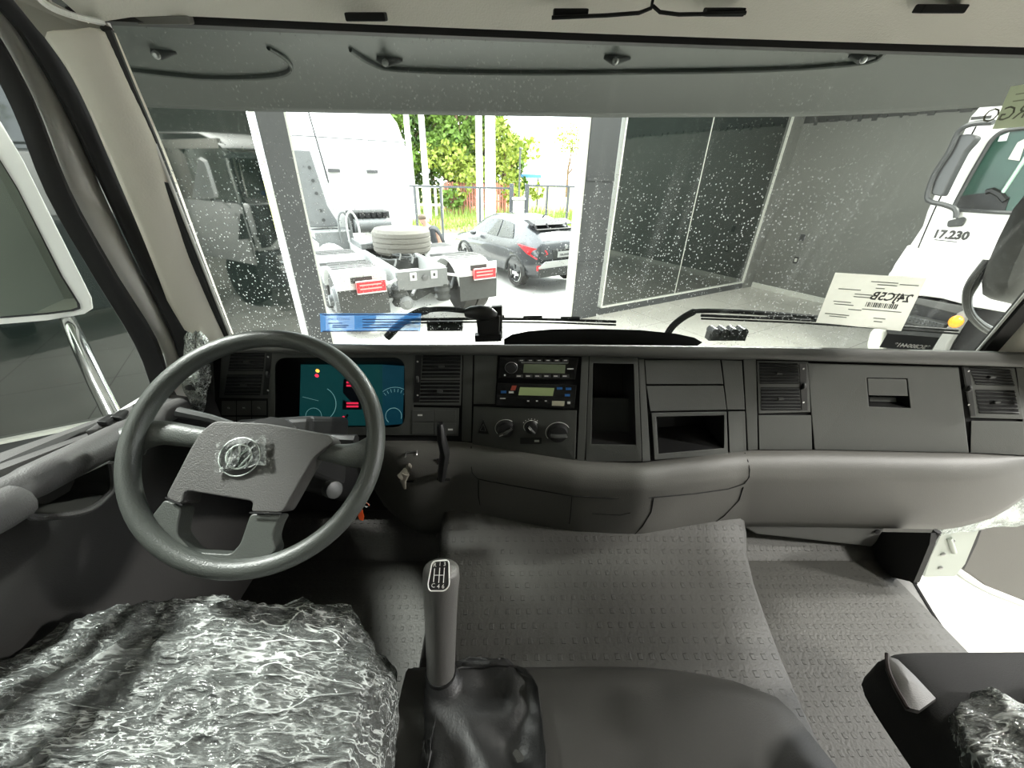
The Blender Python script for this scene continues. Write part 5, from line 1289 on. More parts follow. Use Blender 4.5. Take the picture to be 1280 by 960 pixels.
obj('sill_band', rpoly([(1144, 372), (1212, 384), (1206, 395), (1140, 379)], .01, .05), mat('sill_grey', (.07, .07, .068), .5), t2, bevel=.01)
stp = obj('step', rpoly([(1134, 394), (1182, 405), (1176, 414), (1128, 402)], .10, .14), M.slat, t2, bevel=.01)
for k in range(9):
    for j in range(2):
        p = rt(1138 + k * 4.6 - j * 2, 396.5 + k * 1.05 + j * 4, .105); obj('tread_stud', MB().box(p, (.022, .022, .012)), M.frame, stp)
obj('wheel_arch', rpoly([(1196, 391), (1211, 385), (1206, 397), (1198, 410), (1186, 428), (1178, 445), (1160, 445), (1172, 424), (1186, 404)], .12, .1), mat('arch_grey', (.22, .22, .21), .5), t2, bevel=.02)
obj('marker_lamp', MB().tube([rt(1195, 402, .12), rt(1195, 402, .15), rt(1195, 402, .17)], [.075, .07, .04], 14, flat=.85), mat('orange_lamp', (.85, .27, .02), .3, emit=(1, .3, .02), estr=.25), t2, smooth=True)
obj('front_wheel', MB().lathe([(.25, -.12), (.50, -.14), (.53, -.05), (.53, .05), (.50, .14), (.25, .12)], rt(1240, 440, -.2), RNn, 28), M.rubber, t2, smooth=True)
obj('bumper_end', rpoly(rounded([(1083, 430), (1087, 415), (1094, 409), (1103, 412), (1098, 440), (1084, 438)], 4), .02, .3), M.wframe, t2, bevel=.02)

# neighbour on our left: only its white front, mirrored in the dark glass beside the left window
t3 = root('parked_truck', V((-3.05, -.6, 0)), 'white truck front mirrored in the dark glass beyond the left window', 'truck')
nx0, nx1, ny = -4.3, -1.82, .1
def nf(x, z, o=0): return V((x, ny + o, z))
obj('cab', MB().box(((nx0 + nx1) / 2, ny - 1.1, 2.35), (nx1 - nx0, 2.1, 2.5)), M.white, t3, bevel=.08, seg=3)
obj('windscreen', MB().prism([nf(nx0 + .1, 2.62, -.05), nf(nx1 - .1, 2.62, -.05), nf(nx1 - .18, 3.4, -.05), nf(nx0 + .18, 3.4, -.05)], (0, .06, 0)), M.dglass, t3)
obj('front_panel', MB().prism([nf(nx0, 1.80), nf(nx1, 1.80), nf(nx1, 2.58), nf(nx0, 2.58)], (0, .03, 0)), M.white, t3, bevel=.02)
obj('bumper', MB().prism([nf(nx0 - .02, .45), nf(nx1 + .02, .45), nf(nx1 + .02, 1.74), nf(nx0 - .02, 1.74)], (0, .10, 0)), M.frame, t3, bevel=.04)
text('model_number', '17.230', .15, nf(-2.62, 2.47, .034), (-1, 0, 0), (0, 0, 1), M.ink, t3, bold=.005)
obj('model_underline', MB().prism([nf(x, z, .033) for x, z in ((-2.85, 2.37), (-2.42, 2.37), (-2.42, 2.382), (-2.85, 2.382))], (0, .002, 0)), M.ink, t3)
obj('wiper', MB().tube([nf(-3.6, 2.66, .03), nf(-2.5, 2.72, .03)], .015, 6), M.rubber, t3)
for x in (nx0 + .35, nx1 - .35): obj('headlamp', MB().lathe([(.16, 0), (.15, .03), (.05, .04)], nf(x, .95, .10), (0, 1, 0), 18), M.chrome, t3, smooth=True)
for x in (nx0 + .25, nx1 - .25): obj('front_wheel', MB().lathe([(.25, -.14), (.5, -.14), (.52, 0), (.5, .14), (.25, .14)], V((x, -1.0, .52)), (1, 0, 0), 24), M.rubber, t3, smooth=True)

# ================================================================ YARD OUTSIDE
M.yard = mat('pale_concrete_yard', (.52, .51, .48), .8, var=.2, vscale=.8, bump=.4, bscale=20)
mb = MB().add([V((-60, -40, -.12)), V((60, -40, -.12)), V((60, 19.5, -.03)), V((-60, 19.5, -.03))], [(0, 1, 2, 3)])
tag(obj('ground', mb, M.yard), 'pale sunlit concrete yard outside the showroom', kind='structure')
M.soil = mat('dry_grass_ground', (.30, .30, .09), .9, var=.45, vscale=.7)
mb = MB().add([V((-60, 19.5, -.03)), V((60, 19.5, -.03)), V((60, 120, -.03)), V((-60, 120, -.03))], [(0, 1, 2, 3)])
tag(obj('verge', mb, M.soil), 'yellow green verge beyond the yard fence', kind='structure')
rng = random.Random(5)
M.grass = mat('grass_blades', (.22, .30, .06), .8, var=.4, vscale=3)
mb = MB()
for k in range(3800):
    x = rng.uniform(-9, 9); y = rng.uniform(20.2, 31); h = rng.uniform(.15, .5) * (1.6 if y > 27 else 1); w = rng.uniform(.02, .06); a = rng.uniform(0, PI)
    d = V((math.cos(a) * w, math.sin(a) * w, 0)); p = V((x, y, -.03)); q = p + V((rng.uniform(-.15, .15), rng.uniform(-.15, .15), h))
    mb.add([p - d, p + d, q], [(0, 1, 2)])
tag(obj('grass', mb, M.grass), 'rough sunlit grass growing along the verge', 'grass', kind='stuff')

# ---- tractor unit with its back to us
TA = FU.copy(); TB = FN.copy()
_a = uz(620, 370, .35); _b = uz(428, 399, .35); TO = (_a + _b) / 2; TO.z = 0
TA = (_a - _b).normalized(); TA.z = 0; TB = V((-TA.y, TA.x, 0))
def tl(x, y, z): return TO + TA * x + TB * y + V((0, 0, z))
def tbox(x0, x1, y0, y1, z0, z1): return MB().hexa([tl(x0, y0, z0), tl(x1, y0, z0), tl(x1, y1, z0), tl(x0, y1, z0)], [tl(x0, y0, z1), tl(x1, y0, z1), tl(x1, y1, z1), tl(x0, y1, z1)])
tr_ = root('tractor_unit', TO, 'white tractor unit outside, its bare chassis and red lamps facing us', 'truck')
M.chas = mat('chassis_grey', (.16, .165, .165), .5, var=.2, vscale=9)
M.flap = mat('mud_flap_rubber', (.05, .052, .05), .7, var=.3, vscale=20)
M.guard = mat('mudguard_pale', (.55, .56, .55), .45)
M.guardd = mat('mudguard_dark', (.10, .10, .10), .5)
M.redl = mat('red_tail_lamp', (.55, .03, .04), .35, emit=(.9, .05, .05), estr=.25)
HW = (_a - _b).length / 2
M.tyre = mat('tyre_rubber', (.045, .043, .040), .8, var=.25, vscale=30)
for s in (-1, 1):
    for y in (.62, 1.98):
        w = obj('wheel', MB().lathe([(.26, -.26), (.44, -.28), (.50, -.25), (.51, -.02), (.47, 0), (.51, .02), (.50, .25), (.44, .28), (.26, .26)], tl(s * (HW - .32), y, .50), TA, 32), M.tyre, tr_, smooth=True)
        obj('hub', MB().lathe([(.24, 0), (.20, .05), (.10, .06), (.09, .12)], tl(s * (HW - .06), y, .5), TA * s, 18), M.chas, w, smooth=True)
    x0, x1 = sorted((s * HW, s * (HW - .78)))
    obj('mud_flap', tbox(x0, x1, -.02, .0, .35, .80), M.flap, tr_)
    gp = obj('lamp_panel', tbox(x0, x1, -.03, .01, .80, 1.03), M.guard, tr_, bevel=.01)
    obj('panel_slot', tbox(x0 + .22, x0 + .55, -.036, -.028, .90, .99), M.flap, gp)
    xl = (x0 + .26, x0 + .72) if s > 0 else (x0 + .28, x0 + .74)
    lo = obj('tail_lamp', tbox(xl[0], xl[1], -.09, -.04, .74, .93), M.redl, tr_, bevel=.012)
    obj('lamp_frame', MB().tube([tl(x, -.092, z) for x, z in ((xl[0], .74), (xl[1], .74), (xl[1], .93), (xl[0], .93))], .012, 5, closed=True), M.guard, lo)
    for z in (.80, .86): obj('lamp_bar', tbox(xl[0] + .05, xl[1] - .07, -.098, -.088, z, z + .02), mat('pale_red', (.75, .35, .33), .4), lo)
    # curved mudguard tops
    for yc, m_ in ((.62, M.guard), (1.98, M.guard)):
        rws = []
        for k in range(9):
            a = math.radians(20 + 140 * k / 8); rws.append([tl(x, yc - .66 * math.cos(a), .42 + .62 * math.sin(a)) for x in (x0, (x0 + x1) / 2, x1)])
        g = obj('mudguard', MB().grid(rws), m_, tr_, smooth=True, solid=.02)
        for k in range(4): obj('guard_rib', MB().tube([tl(x0 + .04, yc - .2 + .13 * k, 1.055), tl(x1 - .04, yc - .2 + .13 * k, 1.055)], .012, 5), M.guardd, g)
    obj('guard_edge', tbox(x0 - .01, x1 + .01, 1.27, 1.33, .95, 1.0), M.guardd, tr_)
    obj('frame_rail', tbox(s * .42 - .04, s * .42 + .04, .12, 6.2, .72, 1.0), M.guard, tr_, bevel=.01)
    obj('air_spring', MB().lathe([(.12, 0), (.15, .06), (.12, .12), (.15, .18), (.12, .24), (.15, .30), (.11, .36)], tl(s * .40, .2, .38), (0, 0, 1), 16), M.flap, tr_, smooth=True)
    obj('lamp_arm', MB().tube([tl(s * .45, .1, .86), tl(s * .62, -.02, .84), tl(s * .8, -.03, .88)], .025, 8), M.guard, tr_)
cm_ = obj('rear_crossmember', tbox(-.46, .46, .06, .14, .66, .98), M.chas, tr_, bevel=.012)
for x in (-.18, .2): 
    q = obj('white_plate', tbox(x - .06, x + .06, .045, .06, .82, .95), M.guard, cm_); obj('plate_hole', tbox(x - .02, x + .02, .04, .046, .86, .91), M.flap, q)
obj('tow_eye', MB().lathe([(.05, 0), (.05, .03), (.02, .04)], tl(.02, .05, .85), -TB, 12), M.guardd, cm_)
obj('axle_tube', MB().tube([tl(-.9, .62, .5), tl(-.3, .62, .5), tl(0, .62, .52), tl(.3, .62, .5), tl(.9, .62, .5)], [.09, .1, .22, .1, .09], 12), M.flap, tr_, smooth=True)
obj('brake_chamber', MB().lathe([(.10, 0), (.12, .05), (.12, .2), (.07, .25)], tl(-.35, .22, .45), -TB, 14), M.chas, tr_, smooth=True)
for x, z in ((-.2, .55), (.25, .45), (.55, .6)): obj('link_rod', MB().tube([tl(x, .15, z), tl(x + .3, .6, z + .1)], .03, 8), M.chas, tr_)
for y in (1.3, 2.4, 3.2): obj('crossmember', tbox(-.4, .4, y, y + .1, .75, .95), M.flap, tr_)
rng = random.Random(2)
for k in range(9):
    x = rng.uniform(-.35, .35); y = rng.uniform(.5, 2.2); obj('air_hose', MB().tube(smooth_path([tl(x, y, .95), tl(x + .1, y + .2, 1.03), tl(x + .05, y + .5, .98), tl(x - .1, y + .8, 1.0)], 10), .02, 6), M.flap, tr_)
obj('coupling_plate', tbox(-.45, .45, 2.35, 3.3, 1.0, 1.12), M.chas, tr_, bevel=.02)
# cab
CW = 1.22; CY0 = 4.35
secs = []
for z, hw, ya in ((1.15, 1.17, .0), (1.3, 1.2, .0), (3.0, 1.2, .02), (3.06, 1.19, .03), (3.5, 1.08, .12), (3.72, .95, .25), (3.76, .80, .4)):
    r = .12; secs.append([tl(x + (.26 if x > 0 else .02), CY0 + y, z) for x, y in ((-hw, 2.1), (-hw, ya + r), (-hw + r * .3, ya + r * .3), (-hw + r, ya), (0, ya - .01), (hw - r, ya), (hw - r * .3, ya + r * .3), (hw, ya + r), (hw, 2.1))])
mb = MB().grid(secs, closed_u=True); k0 = len(mb.v); mb.f.append(tuple(range(k0 - 9, k0)))
cb_ = obj('cab', mb, M.white, tr_, smooth=True, angle=35)
obj('roof_joint', MB().tube([tl(-1.19, CY0 - .0, 3.04), tl(-1.05, CY0 - .02, 3.1), tl(0, CY0 - .03, 3.1), tl(1.3, CY0 - .02, 3.1), tl(1.44, CY0, 3.04)], .012, 5), M.guardd, cb_)
for x in (-.35, .52): obj('vent_slot', tbox(x - .13, x + .13, CY0 - .03, CY0 - .005, 2.42, 2.49), M.guardd, cb_)
obj('antenna', MB().tube([tl(-.52, CY0 - .05, 2.2), tl(-.68, CY0 - .06, 3.62)], .015, 6), M.rubber, cb_)
obj('intake_stack', MB().hexa([tl(x, CY0 - .42, z) for x, z in ((-1.16, 1.3), (-.50, 1.3), (-.70, 1.75), (-.84, 2.82), (-1.18, 2.82))], [tl(x, CY0 - .12, z) for x, z in ((-1.16, 1.3), (-.50, 1.3), (-.70, 1.75), (-.84, 2.82), (-1.18, 2.82))]), M.chas, tr_, bevel=.02)
for k, z in enumerate((2.5, 2.25, 2.0, 1.65, 1.45)): obj('stack_hole', MB().lathe([(.035, 0), (.035, .005)], tl(-.92 + .02 * k, CY0 - .425, z), -TB, 10), M.flap, tr_)
obj('engine_block', tbox(-.28, .66, CY0 - .55, CY0 - .1, 1.15, 1.62), M.flap, tr_, bevel=.03)
obj('air_cylinder', MB().tube([tl(-.22, CY0 - .6, 1.32), tl(.62, CY0 - .6, 1.32)], .15, 14), M.chas, tr_, smooth=True)
for k in range(6): obj('fin', tbox(-.22 + k * .14, -.14 + k * .14, CY0 - .66, CY0 - .55, 1.50, 1.60), M.rubber, tr_)
obj('battery_box', tbox(-1.15, -.35, CY0 - .9, CY0 - .2, .85, 1.25), M.chas, tr_, bevel=.02)
for x in (-.62, -.45): obj('curled_hose', MB().tube(smooth_path([tl(x, CY0 - .9, 1.0), tl(x, CY0 - .95, 1.5), tl(x + .12, CY0 - .95, 1.65), tl(x + .24, CY0 - .9, 1.45), tl(x + .26, CY0 - .9, 1.0)], 20), .025, 8), M.chas if x < -.5 else M.guard, tr_, smooth=True)
for s in (-1, 1): obj('fuel_tank', MB().tube([tl(s * .9, 3.0, .7), tl(s * .9, 4.2, .7)], .32, 16), M.guard if s < 0 else M.chas, tr_, smooth=True)
for s in (-1, 1): obj('front_wheel', MB().lathe([(.26, -.14), (.50, -.14), (.52, 0), (.50, .14), (.26, .14)], tl(s * 1.02, 5.6, .52), TA, 24), M.tyre, tr_, smooth=True)
obj('side_fairing', tbox(-1.24, -1.18, 2.9, 4.3, .4, 1.1), M.guard, tr_)
# spare tyre lying on the coupling plate
sp_c = tl(.35, 2.1, .93)
st = root('spare_tyre', sp_c, 'spare tyre lying flat on the chassis of the tractor unit', 'tyre')
obj('tread', MB().lathe([(0.367, 0.000), (0.540, 0.015), (0.594, 0.075), (0.599, 0.135), (0.583, 0.143), (0.583, 0.158), (0.603, 0.165), (0.603, 0.232), (0.586, 0.240), (0.586, 0.255), (0.603, 0.262), (0.603, 0.330), (0.586, 0.338), (0.586, 0.352), (0.599, 0.360), (0.594, 0.435), (0.540, 0.495), (0.454, 0.488), (0.389, 0.465)], sp_c, (0, 0, 1), 40), mat('tyre_dusty', (.17, .16, .14), .85), st, smooth=True, angle=25)
obj('rim', MB().lathe([(.39, .45), (.35, .32), (.20, .27), (.02, .27)], sp_c, (0, 0, 1), 28), M.white, st, smooth=True)

# ---- grey coupe SUV parked beyond
KB = V((-.55, .835, 0)).normalized(); KA = V((KB.y, -KB.x, 0))
_w = uz(645, 357, 0); KO = _w + KA * .86 - KB * .78; KO.z = 0
def kl(x, y, z): return KO + KA * x + KB * y + V((0, 0, z))
car = root('car', KO, 'dark grey coupe-shaped car with red tail lamps parked in the yard', 'car')
M.paint = mat('grey_car_paint', (.07, .073, .078), .28, metal=.3, coat=.8)
M.carglass = mat('car_glass', (.03, .035, .035), .05, spec=.9)
def sec(y, zb, wl_, belt, roof, wr, flare=0):
    P = [(-0.0, zb), (.70, zb), (wl_ - .03 + flare, zb + .12), (wl_ + flare, zb + .32), (wl_ + flare * .6, belt - .12), (wl_ - .05, belt), (lerp(wl_ - .07, wr, .35), lerp(belt, roof, .3)), (wr, lerp(belt, roof, .82)), (wr - .14, roof), (0, roof + .015)]
    return [kl(x, y, z) for x, z in P] + [kl(-x, y, z) for x, z in P[::-1][1:-1]]
S = [(-.02, .42, .74, .80, .86, .6), (.0, .36, .82, .95, 1.02, .70), (.12, .30, .86, 1.04, 1.14, .72), (.35, .26, .89, 1.06, 1.30, .68, .02), (.78, .24, .90, 1.04, 1.46, .62, .035), (1.2, .22, .89, 1.01, 1.53, .60, .015), (1.8, .22, .885, .98, 1.56, .60), (2.4, .22, .885, .97, 1.54, .60), (2.8, .22, .885, .96, 1.42, .64), (3.2, .24, .89, .95, 1.10, .72, .02), (3.5, .26, .89, .93, .98, .76, .03), (4.0, .28, .86, .86, .90, .70), (4.3, .34, .76, .72, .78, .55)]
mb = MB().grid([sec(*s) for s in S], closed_u=True); n_ = 18; mb.f.append(tuple(range(n_))); mb.f.append(tuple(range(len(mb.v) - n_, len(mb.v))))
obj('body', mb, M.paint, car, smooth=True, angle=50)
for s in (-1, 1):
    # side windows follow the glasshouse surface
    for name, q in (('rear_side_window', [(1.05, 1.10), (1.25, 1.40), (1.72, 1.46), (1.72, 1.06)]), ('front_side_window', [(1.78, 1.06), (1.78, 1.46), (2.35, 1.45), (2.86, 1.08)])):
        def gx(y, z): r = pw(y, [(a[0], a[4]) for a in S]); b = pw(y, [(a[0], a[3]) for a in S]); w = pw(y, [(a[0], a[2]) for a in S]); wr = pw(y, [(a[0], a[5]) for a in S]); t = (z - b) / (r - b); return (lerp(w - .05, lerp(w - .07, wr, .35), t / .3) if t < .3 else lerp(lerp(w - .07, wr, .35), wr, (t - .3) / .52)) + .012
        obj(name, MB().add([kl(s * gx(y, z), y, z) for y, z in q], [(0, 1, 2, 3)]), M.carglass, car)
    for y in (.78, 3.38):
        w = obj('wheel', MB().lathe([(.23, -.11), (.31, -.11), (.335, -.08), (.335, .08), (.31, .115), (.25, .11), (.24, .09)], kl(s * .80, y, .335), KA * s, 28), M.tyre, car, smooth=True)
        obj('alloy_rim', MB().lathe([(.245, .085), (.22, .10), (.19, .085), (.05, .10), (.01, .10)], kl(s * .80, y, .335), KA * s, 20), M.chrome, w, smooth=True)
        for k in range(5):
            a = 2 * PI * k / 5; d_ = KB * math.cos(a) + V((0, 0, math.sin(a))); e_ = KB * math.cos(a + .5) + V((0, 0, math.sin(a + .5)))
            obj('spoke_gap', MB().tube([kl(s * .905, y, .335) + e_ * .09, kl(s * .905, y, .335) + e_ * .20], [.018, .045], 6), M.rubber, w)
        obj('arch', MB().tube([kl(s * (.915 if y < 1 else .91), y + .40 * math.cos(a), .335 + .40 * math.sin(a)) for a in [PI * k / 12 for k in range(13)]], .035, 6), M.flap, car, smooth=True)
    obj('tail_lamp', MB().hexa([kl(s * x, y, z) for x, y, z in ((.95, .66, 1.03), (.92, .14, 1.01), (.60, -.03, .95), (.54, -.03, .86), (.86, .0, .76), (.95, .26, .86))], [kl(s * x, y + .06, z) for x, y, z in ((.84, .66, 1.02), (.80, .14, .99), (.60, .03, .93), (.54, .03, .86), (.80, .06, .78), (.84, .26, .88))]), M.redl, car, bevel=.008)
    obj('fog_reflector', MB().prism([kl(s * x, y, z) for x, y, z in ((.72, -.035, .50), (.82, .0, .50), (.82, .0, .62), (.74, -.03, .62))], KB * .03), M.redl, car)
    obj('door_mirror', MB().ball(kl(s * .98, 2.72, 1.05), .09, 10, 8, (1, 1, .7)), M.paint, car, smooth=True)
obj('rear_window', MB().add([kl(x, y, z) for x, y, z in ((-.60, .10, 1.13), (.60, .10, 1.13), (.52, .76, 1.475), (-.52, .76, 1.475))], [(0, 1, 2, 3)]), M.carglass, car)
spl = obj('spoiler', MB().prism([kl(x, y, z) for x, y, z in ((-.66, .50, 1.42), (-.60, .42, 1.44), (.60, .42, 1.44), (.66, .50, 1.42))], KB * .35 + V((0, 0, .10))), M.rubber, car, bevel=.01)
obj('spoiler_bar', MB().tube([kl(-.62, .36, 1.34), kl(.62, .36, 1.34)], .025, 6), M.rubber, spl)
for x in (-.62, -.25, .35, .62): obj('spoiler_strut', MB().tube([kl(x, .36, 1.34), kl(x, .46, 1.46)], .022, 6), M.rubber, spl)
obj('bumper_trim', MB().prism([kl(x, y, z) for x, y, z in ((-.80, -.03, .58), (-.62, -.055, .70), (.62, -.055, .70), (.80, -.03, .58), (.78, -.03, .54), (-.78, -.03, .54))], KB * .05), M.guard, car, bevel=.01)
obj('lower_bumper', MB().prism([kl(x, -.05, z) for x, z in ((-.80, .54), (.80, .54), (.74, .34), (-.74, .34))], KB * .1), M.flap, car, bevel=.02)
obj('plate_recess', MB().prism([kl(x, -.03, z) for x, z in ((-.42, .95), (.42, .95), (.36, .74), (-.36, .74))], KB * .04), M.flap, car, bevel=.01)
npl = obj('number_plate', MB().prism([kl(x, -.045, z) for x, z in ((-.26, .90), (.26, .90), (.26, .77), (-.26, .77))], KB * .015), M.guard, car)
obj('plate_band', MB().prism([kl(x, -.048, z) for x, z in ((-.2, .85), (.2, .85), (.2, .80), (-.2, .80))], KB * .004), M.chas, npl)
obj('roof_aerial', MB().tube([kl(0, .95, 1.54), kl(0, .85, 1.62)], .02, 6), M.rubber, car)
obj('rear_emblem', MB().lathe([(.05, 0), (.05, .01)], kl(0, -.02, 1.0), -KB, 14), M.chrome, car)

# ---- man in a dark top beyond the tractor unit
hp2 = uy(528, 275, 9.9); base = V((hp2.x + .05, 9.9, -.03))
man = root('person', base, 'man in a dark jacket bending forward behind the spare tyre', 'person')
def skin(name, pts, edges, radii, m, parent, sub=2):
    me = bpy.data.meshes.new(name); me.from_pydata([V(p) for p in pts], edges, []); o = bpy.data.objects.new(name, me); COL.objects.link(o)
    o.parent = parent; o.matrix_parent_inverse = wmat(parent).inverted(); me.materials.append(m)
    md = o.modifiers.new('skin', 'SKIN'); md.use_smooth_shade = True
    for v, r in zip(me.skin_vertices[0].data, radii): v.radius = (r, r)
    me.skin_vertices[0].data[0].use_root = True
    s_ = o.modifiers.new('sub', 'SUBSURF'); s_.levels = sub; s_.render_levels = sub
    return o
bz0 = base
sc_ = (hp2.z + .03) / 1.60
def bp(x, y, z): return bz0 + V((x + (.30 if z < 1.0 else .30 * max(0, (1.62 - z) / .62)), y, z)) * sc_
M.jacket = mat('dark_jacket', (.035, .037, .04), .85); M.skinm = mat('skin', (.55, .33, .25), .6); M.trouser = mat('dark_trousers', (.03, .035, .05), .85)
skin('body', [bp(.10, 0, .95), bp(.06, 0, 1.15), bp(.02, 0, 1.34), bp(-.02, 0, 1.43), bp(-.05, 0, 1.50), bp(-.06, -.0, 1.58), bp(-.075, 0, 1.68),
      bp(.06, -.20, 1.36), bp(.02, -.26, 1.10), bp(-.14, -.28, .92), bp(-.22, -.27, .86), bp(.06, .20, 1.36), bp(.02, .26, 1.10), bp(-.14, .28, .92), bp(-.22, .27, .86),
      bp(.10, -.10, .90), bp(.10, -.11, .48), bp(.12, -.11, .08), bp(.02, -.12, .03), bp(.10, .10, .90), bp(.10, .11, .48), bp(.12, .11, .08), bp(.02, .12, .03)],
     [(0, 1), (1, 2), (2, 3), (3, 4), (4, 5), (5, 6), (2, 7), (7, 8), (8, 9), (9, 10), (2, 11), (11, 12), (12, 13), (13, 14), (0, 15), (15, 16), (16, 17), (17, 18), (0, 19), (19, 20), (20, 21), (21, 22)],
     [.15, .15, .16, .08, .055, .095, .085, .075, .05, .038, .04, .075, .05, .038, .04, .09, .062, .045, .045, .09, .062, .045, .045], M.skinm, man)
def shell(name, pts, edges, radii, m): return skin(name, pts, edges, radii, m, man)
shell('jacket', [bp(.10, 0, .93), bp(.06, 0, 1.15), bp(.02, 0, 1.34), bp(-.025, 0, 1.44), bp(.06, -.21, 1.36), bp(.02, -.27, 1.10), bp(-.12, -.285, .94), bp(.06, .21, 1.36), bp(.02, .27, 1.10), bp(-.12, .285, .94)], [(0, 1), (1, 2), (2, 3), (2, 4), (4, 5), (5, 6), (2, 7), (7, 8), (8, 9)], [.17, .175, .185, .10, .092, .066, .055, .092, .066, .055], M.jacket)
shell('trousers', [bp(.10, 0, .93), bp(.10, -.10, .88), bp(.10, -.11, .48), bp(.12, -.11, .10), bp(.10, .10, .88), bp(.10, .11, .48), bp(.12, .11, .10)], [(0, 1), (1, 2), (2, 3), (0, 4), (4, 5), (5, 6)], [.165, .105, .075, .065, .105, .075, .065], M.trouser)
obj('hair', MB().ball(bp(-.055, 0, 1.655), .105 * sc_, 12, 8, (1, .95, .8)), mat('grey_brown_hair', (.16, .12, .09), .8), man, smooth=True)

# ---- yard fence with gate posts and a meter cabinet
FY = 17.6
fe = root('yard_fence', uy(600, 296, FY), 'thin dark metal fence across the yard, left of the meter cabinet', 'fence')
M.iron = mat('dark_iron', (.06, .065, .07), .5)
def vpost(parent, px, py0, y, w, z1, name='post'):
    p = uy(px, py0, y); return obj(name, MB().box((p.x, y, z1 / 2 - .02), (w, w, z1)), M.iron, parent)
zt = uy(600, 234.5, FY).z
for px in (520, 552, 600): vpost(fe, px, 260, FY, .09, zt)
a, b = uy(440, 235, FY), uy(638, 234, FY)
obj('top_rail', MB().box(((a.x + b.x) / 2, FY, zt), (b.x - a.x, .07, .07)), M.iron, fe)
gf = root('yard_fence', uy(700, 290, FY), 'thin dark metal fence right of the meter cabinet, near the showroom post', 'fence')
for px in (683, 709, 745): vpost(gf, px, 260, FY, .09, zt + .12)
a, b = uy(658, 230, FY), uy(790, 230, FY); obj('top_rail', MB().box(((a.x + b.x) / 2, FY, zt + .12), (b.x - a.x, .07, .07)), M.iron, gf)
for px, lb in ((639, 'dark gate post on the left of the meter cabinet'), (658, 'taller dark gate post on the right of the meter cabinet')):
    p = uy(px, 260, FY); t = obj('gate_post', MB().box((p.x, FY, zt / 2 + .05), (.17, .17, zt + .25)), M.iron, bevel=.01); tag(t, lb, 'post', 'gate posts')
p = uy(648, 262, FY)
mc = root('meter_cabinet', p, 'grey concrete meter cabinet between the two gate posts', 'cabinet')
zc = uy(648, 249, FY).z
obj('cabinet_body', MB().box((p.x, FY, zc / 2), (.48, .4, zc)), mat('cabinet_grey', (.30, .29, .27), .8), mc, bevel=.02); obj('cabinet_cap', MB().box((p.x, FY, zc + .03), (.56, .48, .08)), M.guard, mc)
# ---- utility poles and wires
M.pole = mat('white_concrete_pole', (.75, .75, .74), .8)
poles = []
for px0, py0, px1, py1, y, r, lb in ((504, 146, 518, 262, 24.0, .15, 'pale utility pole next to the cab of the tractor unit'), (527, 146, 535, 262, 24.6, .16, 'second pale utility pole right of the tractor cab'), (592, 146, 600, 265, 23.2, .17, 'pale slim utility pole before the trees, left of the thick one'), (613, 146, 613, 275, 22.0, .25, 'thickest pale utility pole, above the grey car')):
    a = uy(px0, py0, y); b = uy(px1, py1, y); b = V((b.x, y, 0))
    top = a.lerp(b, 0) + V((0, 0, 2.5)); top.x = b.x
    pr_ = root('utility_pole', b, lb, 'pole', 'concrete utility poles')
    obj('shaft', MB().tube([V((b.x, y, -.03)), V((b.x, y, 8.6))], [r * 1.1, r * .85], 12), M.pole, pr_, smooth=True)
    obj('crossarm', MB().box((b.x, y, 8.1), (1.6, .1, .1)), M.pole, pr_)
    for k in (-.7, -.2, .3, .7): obj('insulator', MB().lathe([(.04, 0), (.06, .05), (.03, .12)], (b.x + k, y, 8.15), (0, 0, 1), 8), M.pole, pr_)
    poles.append(V((b.x, y, 8.0)))
M.wire = mat('wire', (.35, .36, .37), .6)
for k, (z, dx, lb) in enumerate(((7.2, 0, 'upper overhead wire between the utility poles'), (6.2, .1, 'middle overhead wire between the utility poles'), (5.4, .2, 'lowest overhead wire between the utility poles'))):
    a = V((-14, 25, z + .5)); b = V((poles[3].x, 22, z)); P = [a.lerp(b, i / 16) + V((0, 0, -.5 * math.sin(PI * i / 16))) for i in range(17)]
    tag(obj('overhead_wire', MB().tube(P, .014, 5), M.wire), lb, 'wire', 'overhead wires')
lp_ = uy(649, 235, 26); t = root('flag_pole', V((lp_.x, 26, 0)), 'thin dark mast standing alone right of the trees', 'pole')
zz = uy(649, 186, 26).z
obj('shaft', MB().tube([V((lp_.x, 26, -.03)), V((lp_.x, 26, zz))], .05, 8), M.iron, t); obj('finial', MB().ball((lp_.x, 26, zz), .09, 8, 6), M.iron, t)
aw = uy(660, 220, 34); t = root('blue_canopy', V((aw.x, 34, 0)), 'flat blue canopy far off beyond the fence', 'canopy')
obj('roof', MB().box((aw.x, 34, aw.z), (2.0, 1.2, .25)), mat('blue_sheet', (.10, .30, .65), .5), t); 
for s in (-.8, .8): obj('leg', MB().box((aw.x + s, 34, aw.z / 2), (.1, .1, aw.z)), M.iron, t)
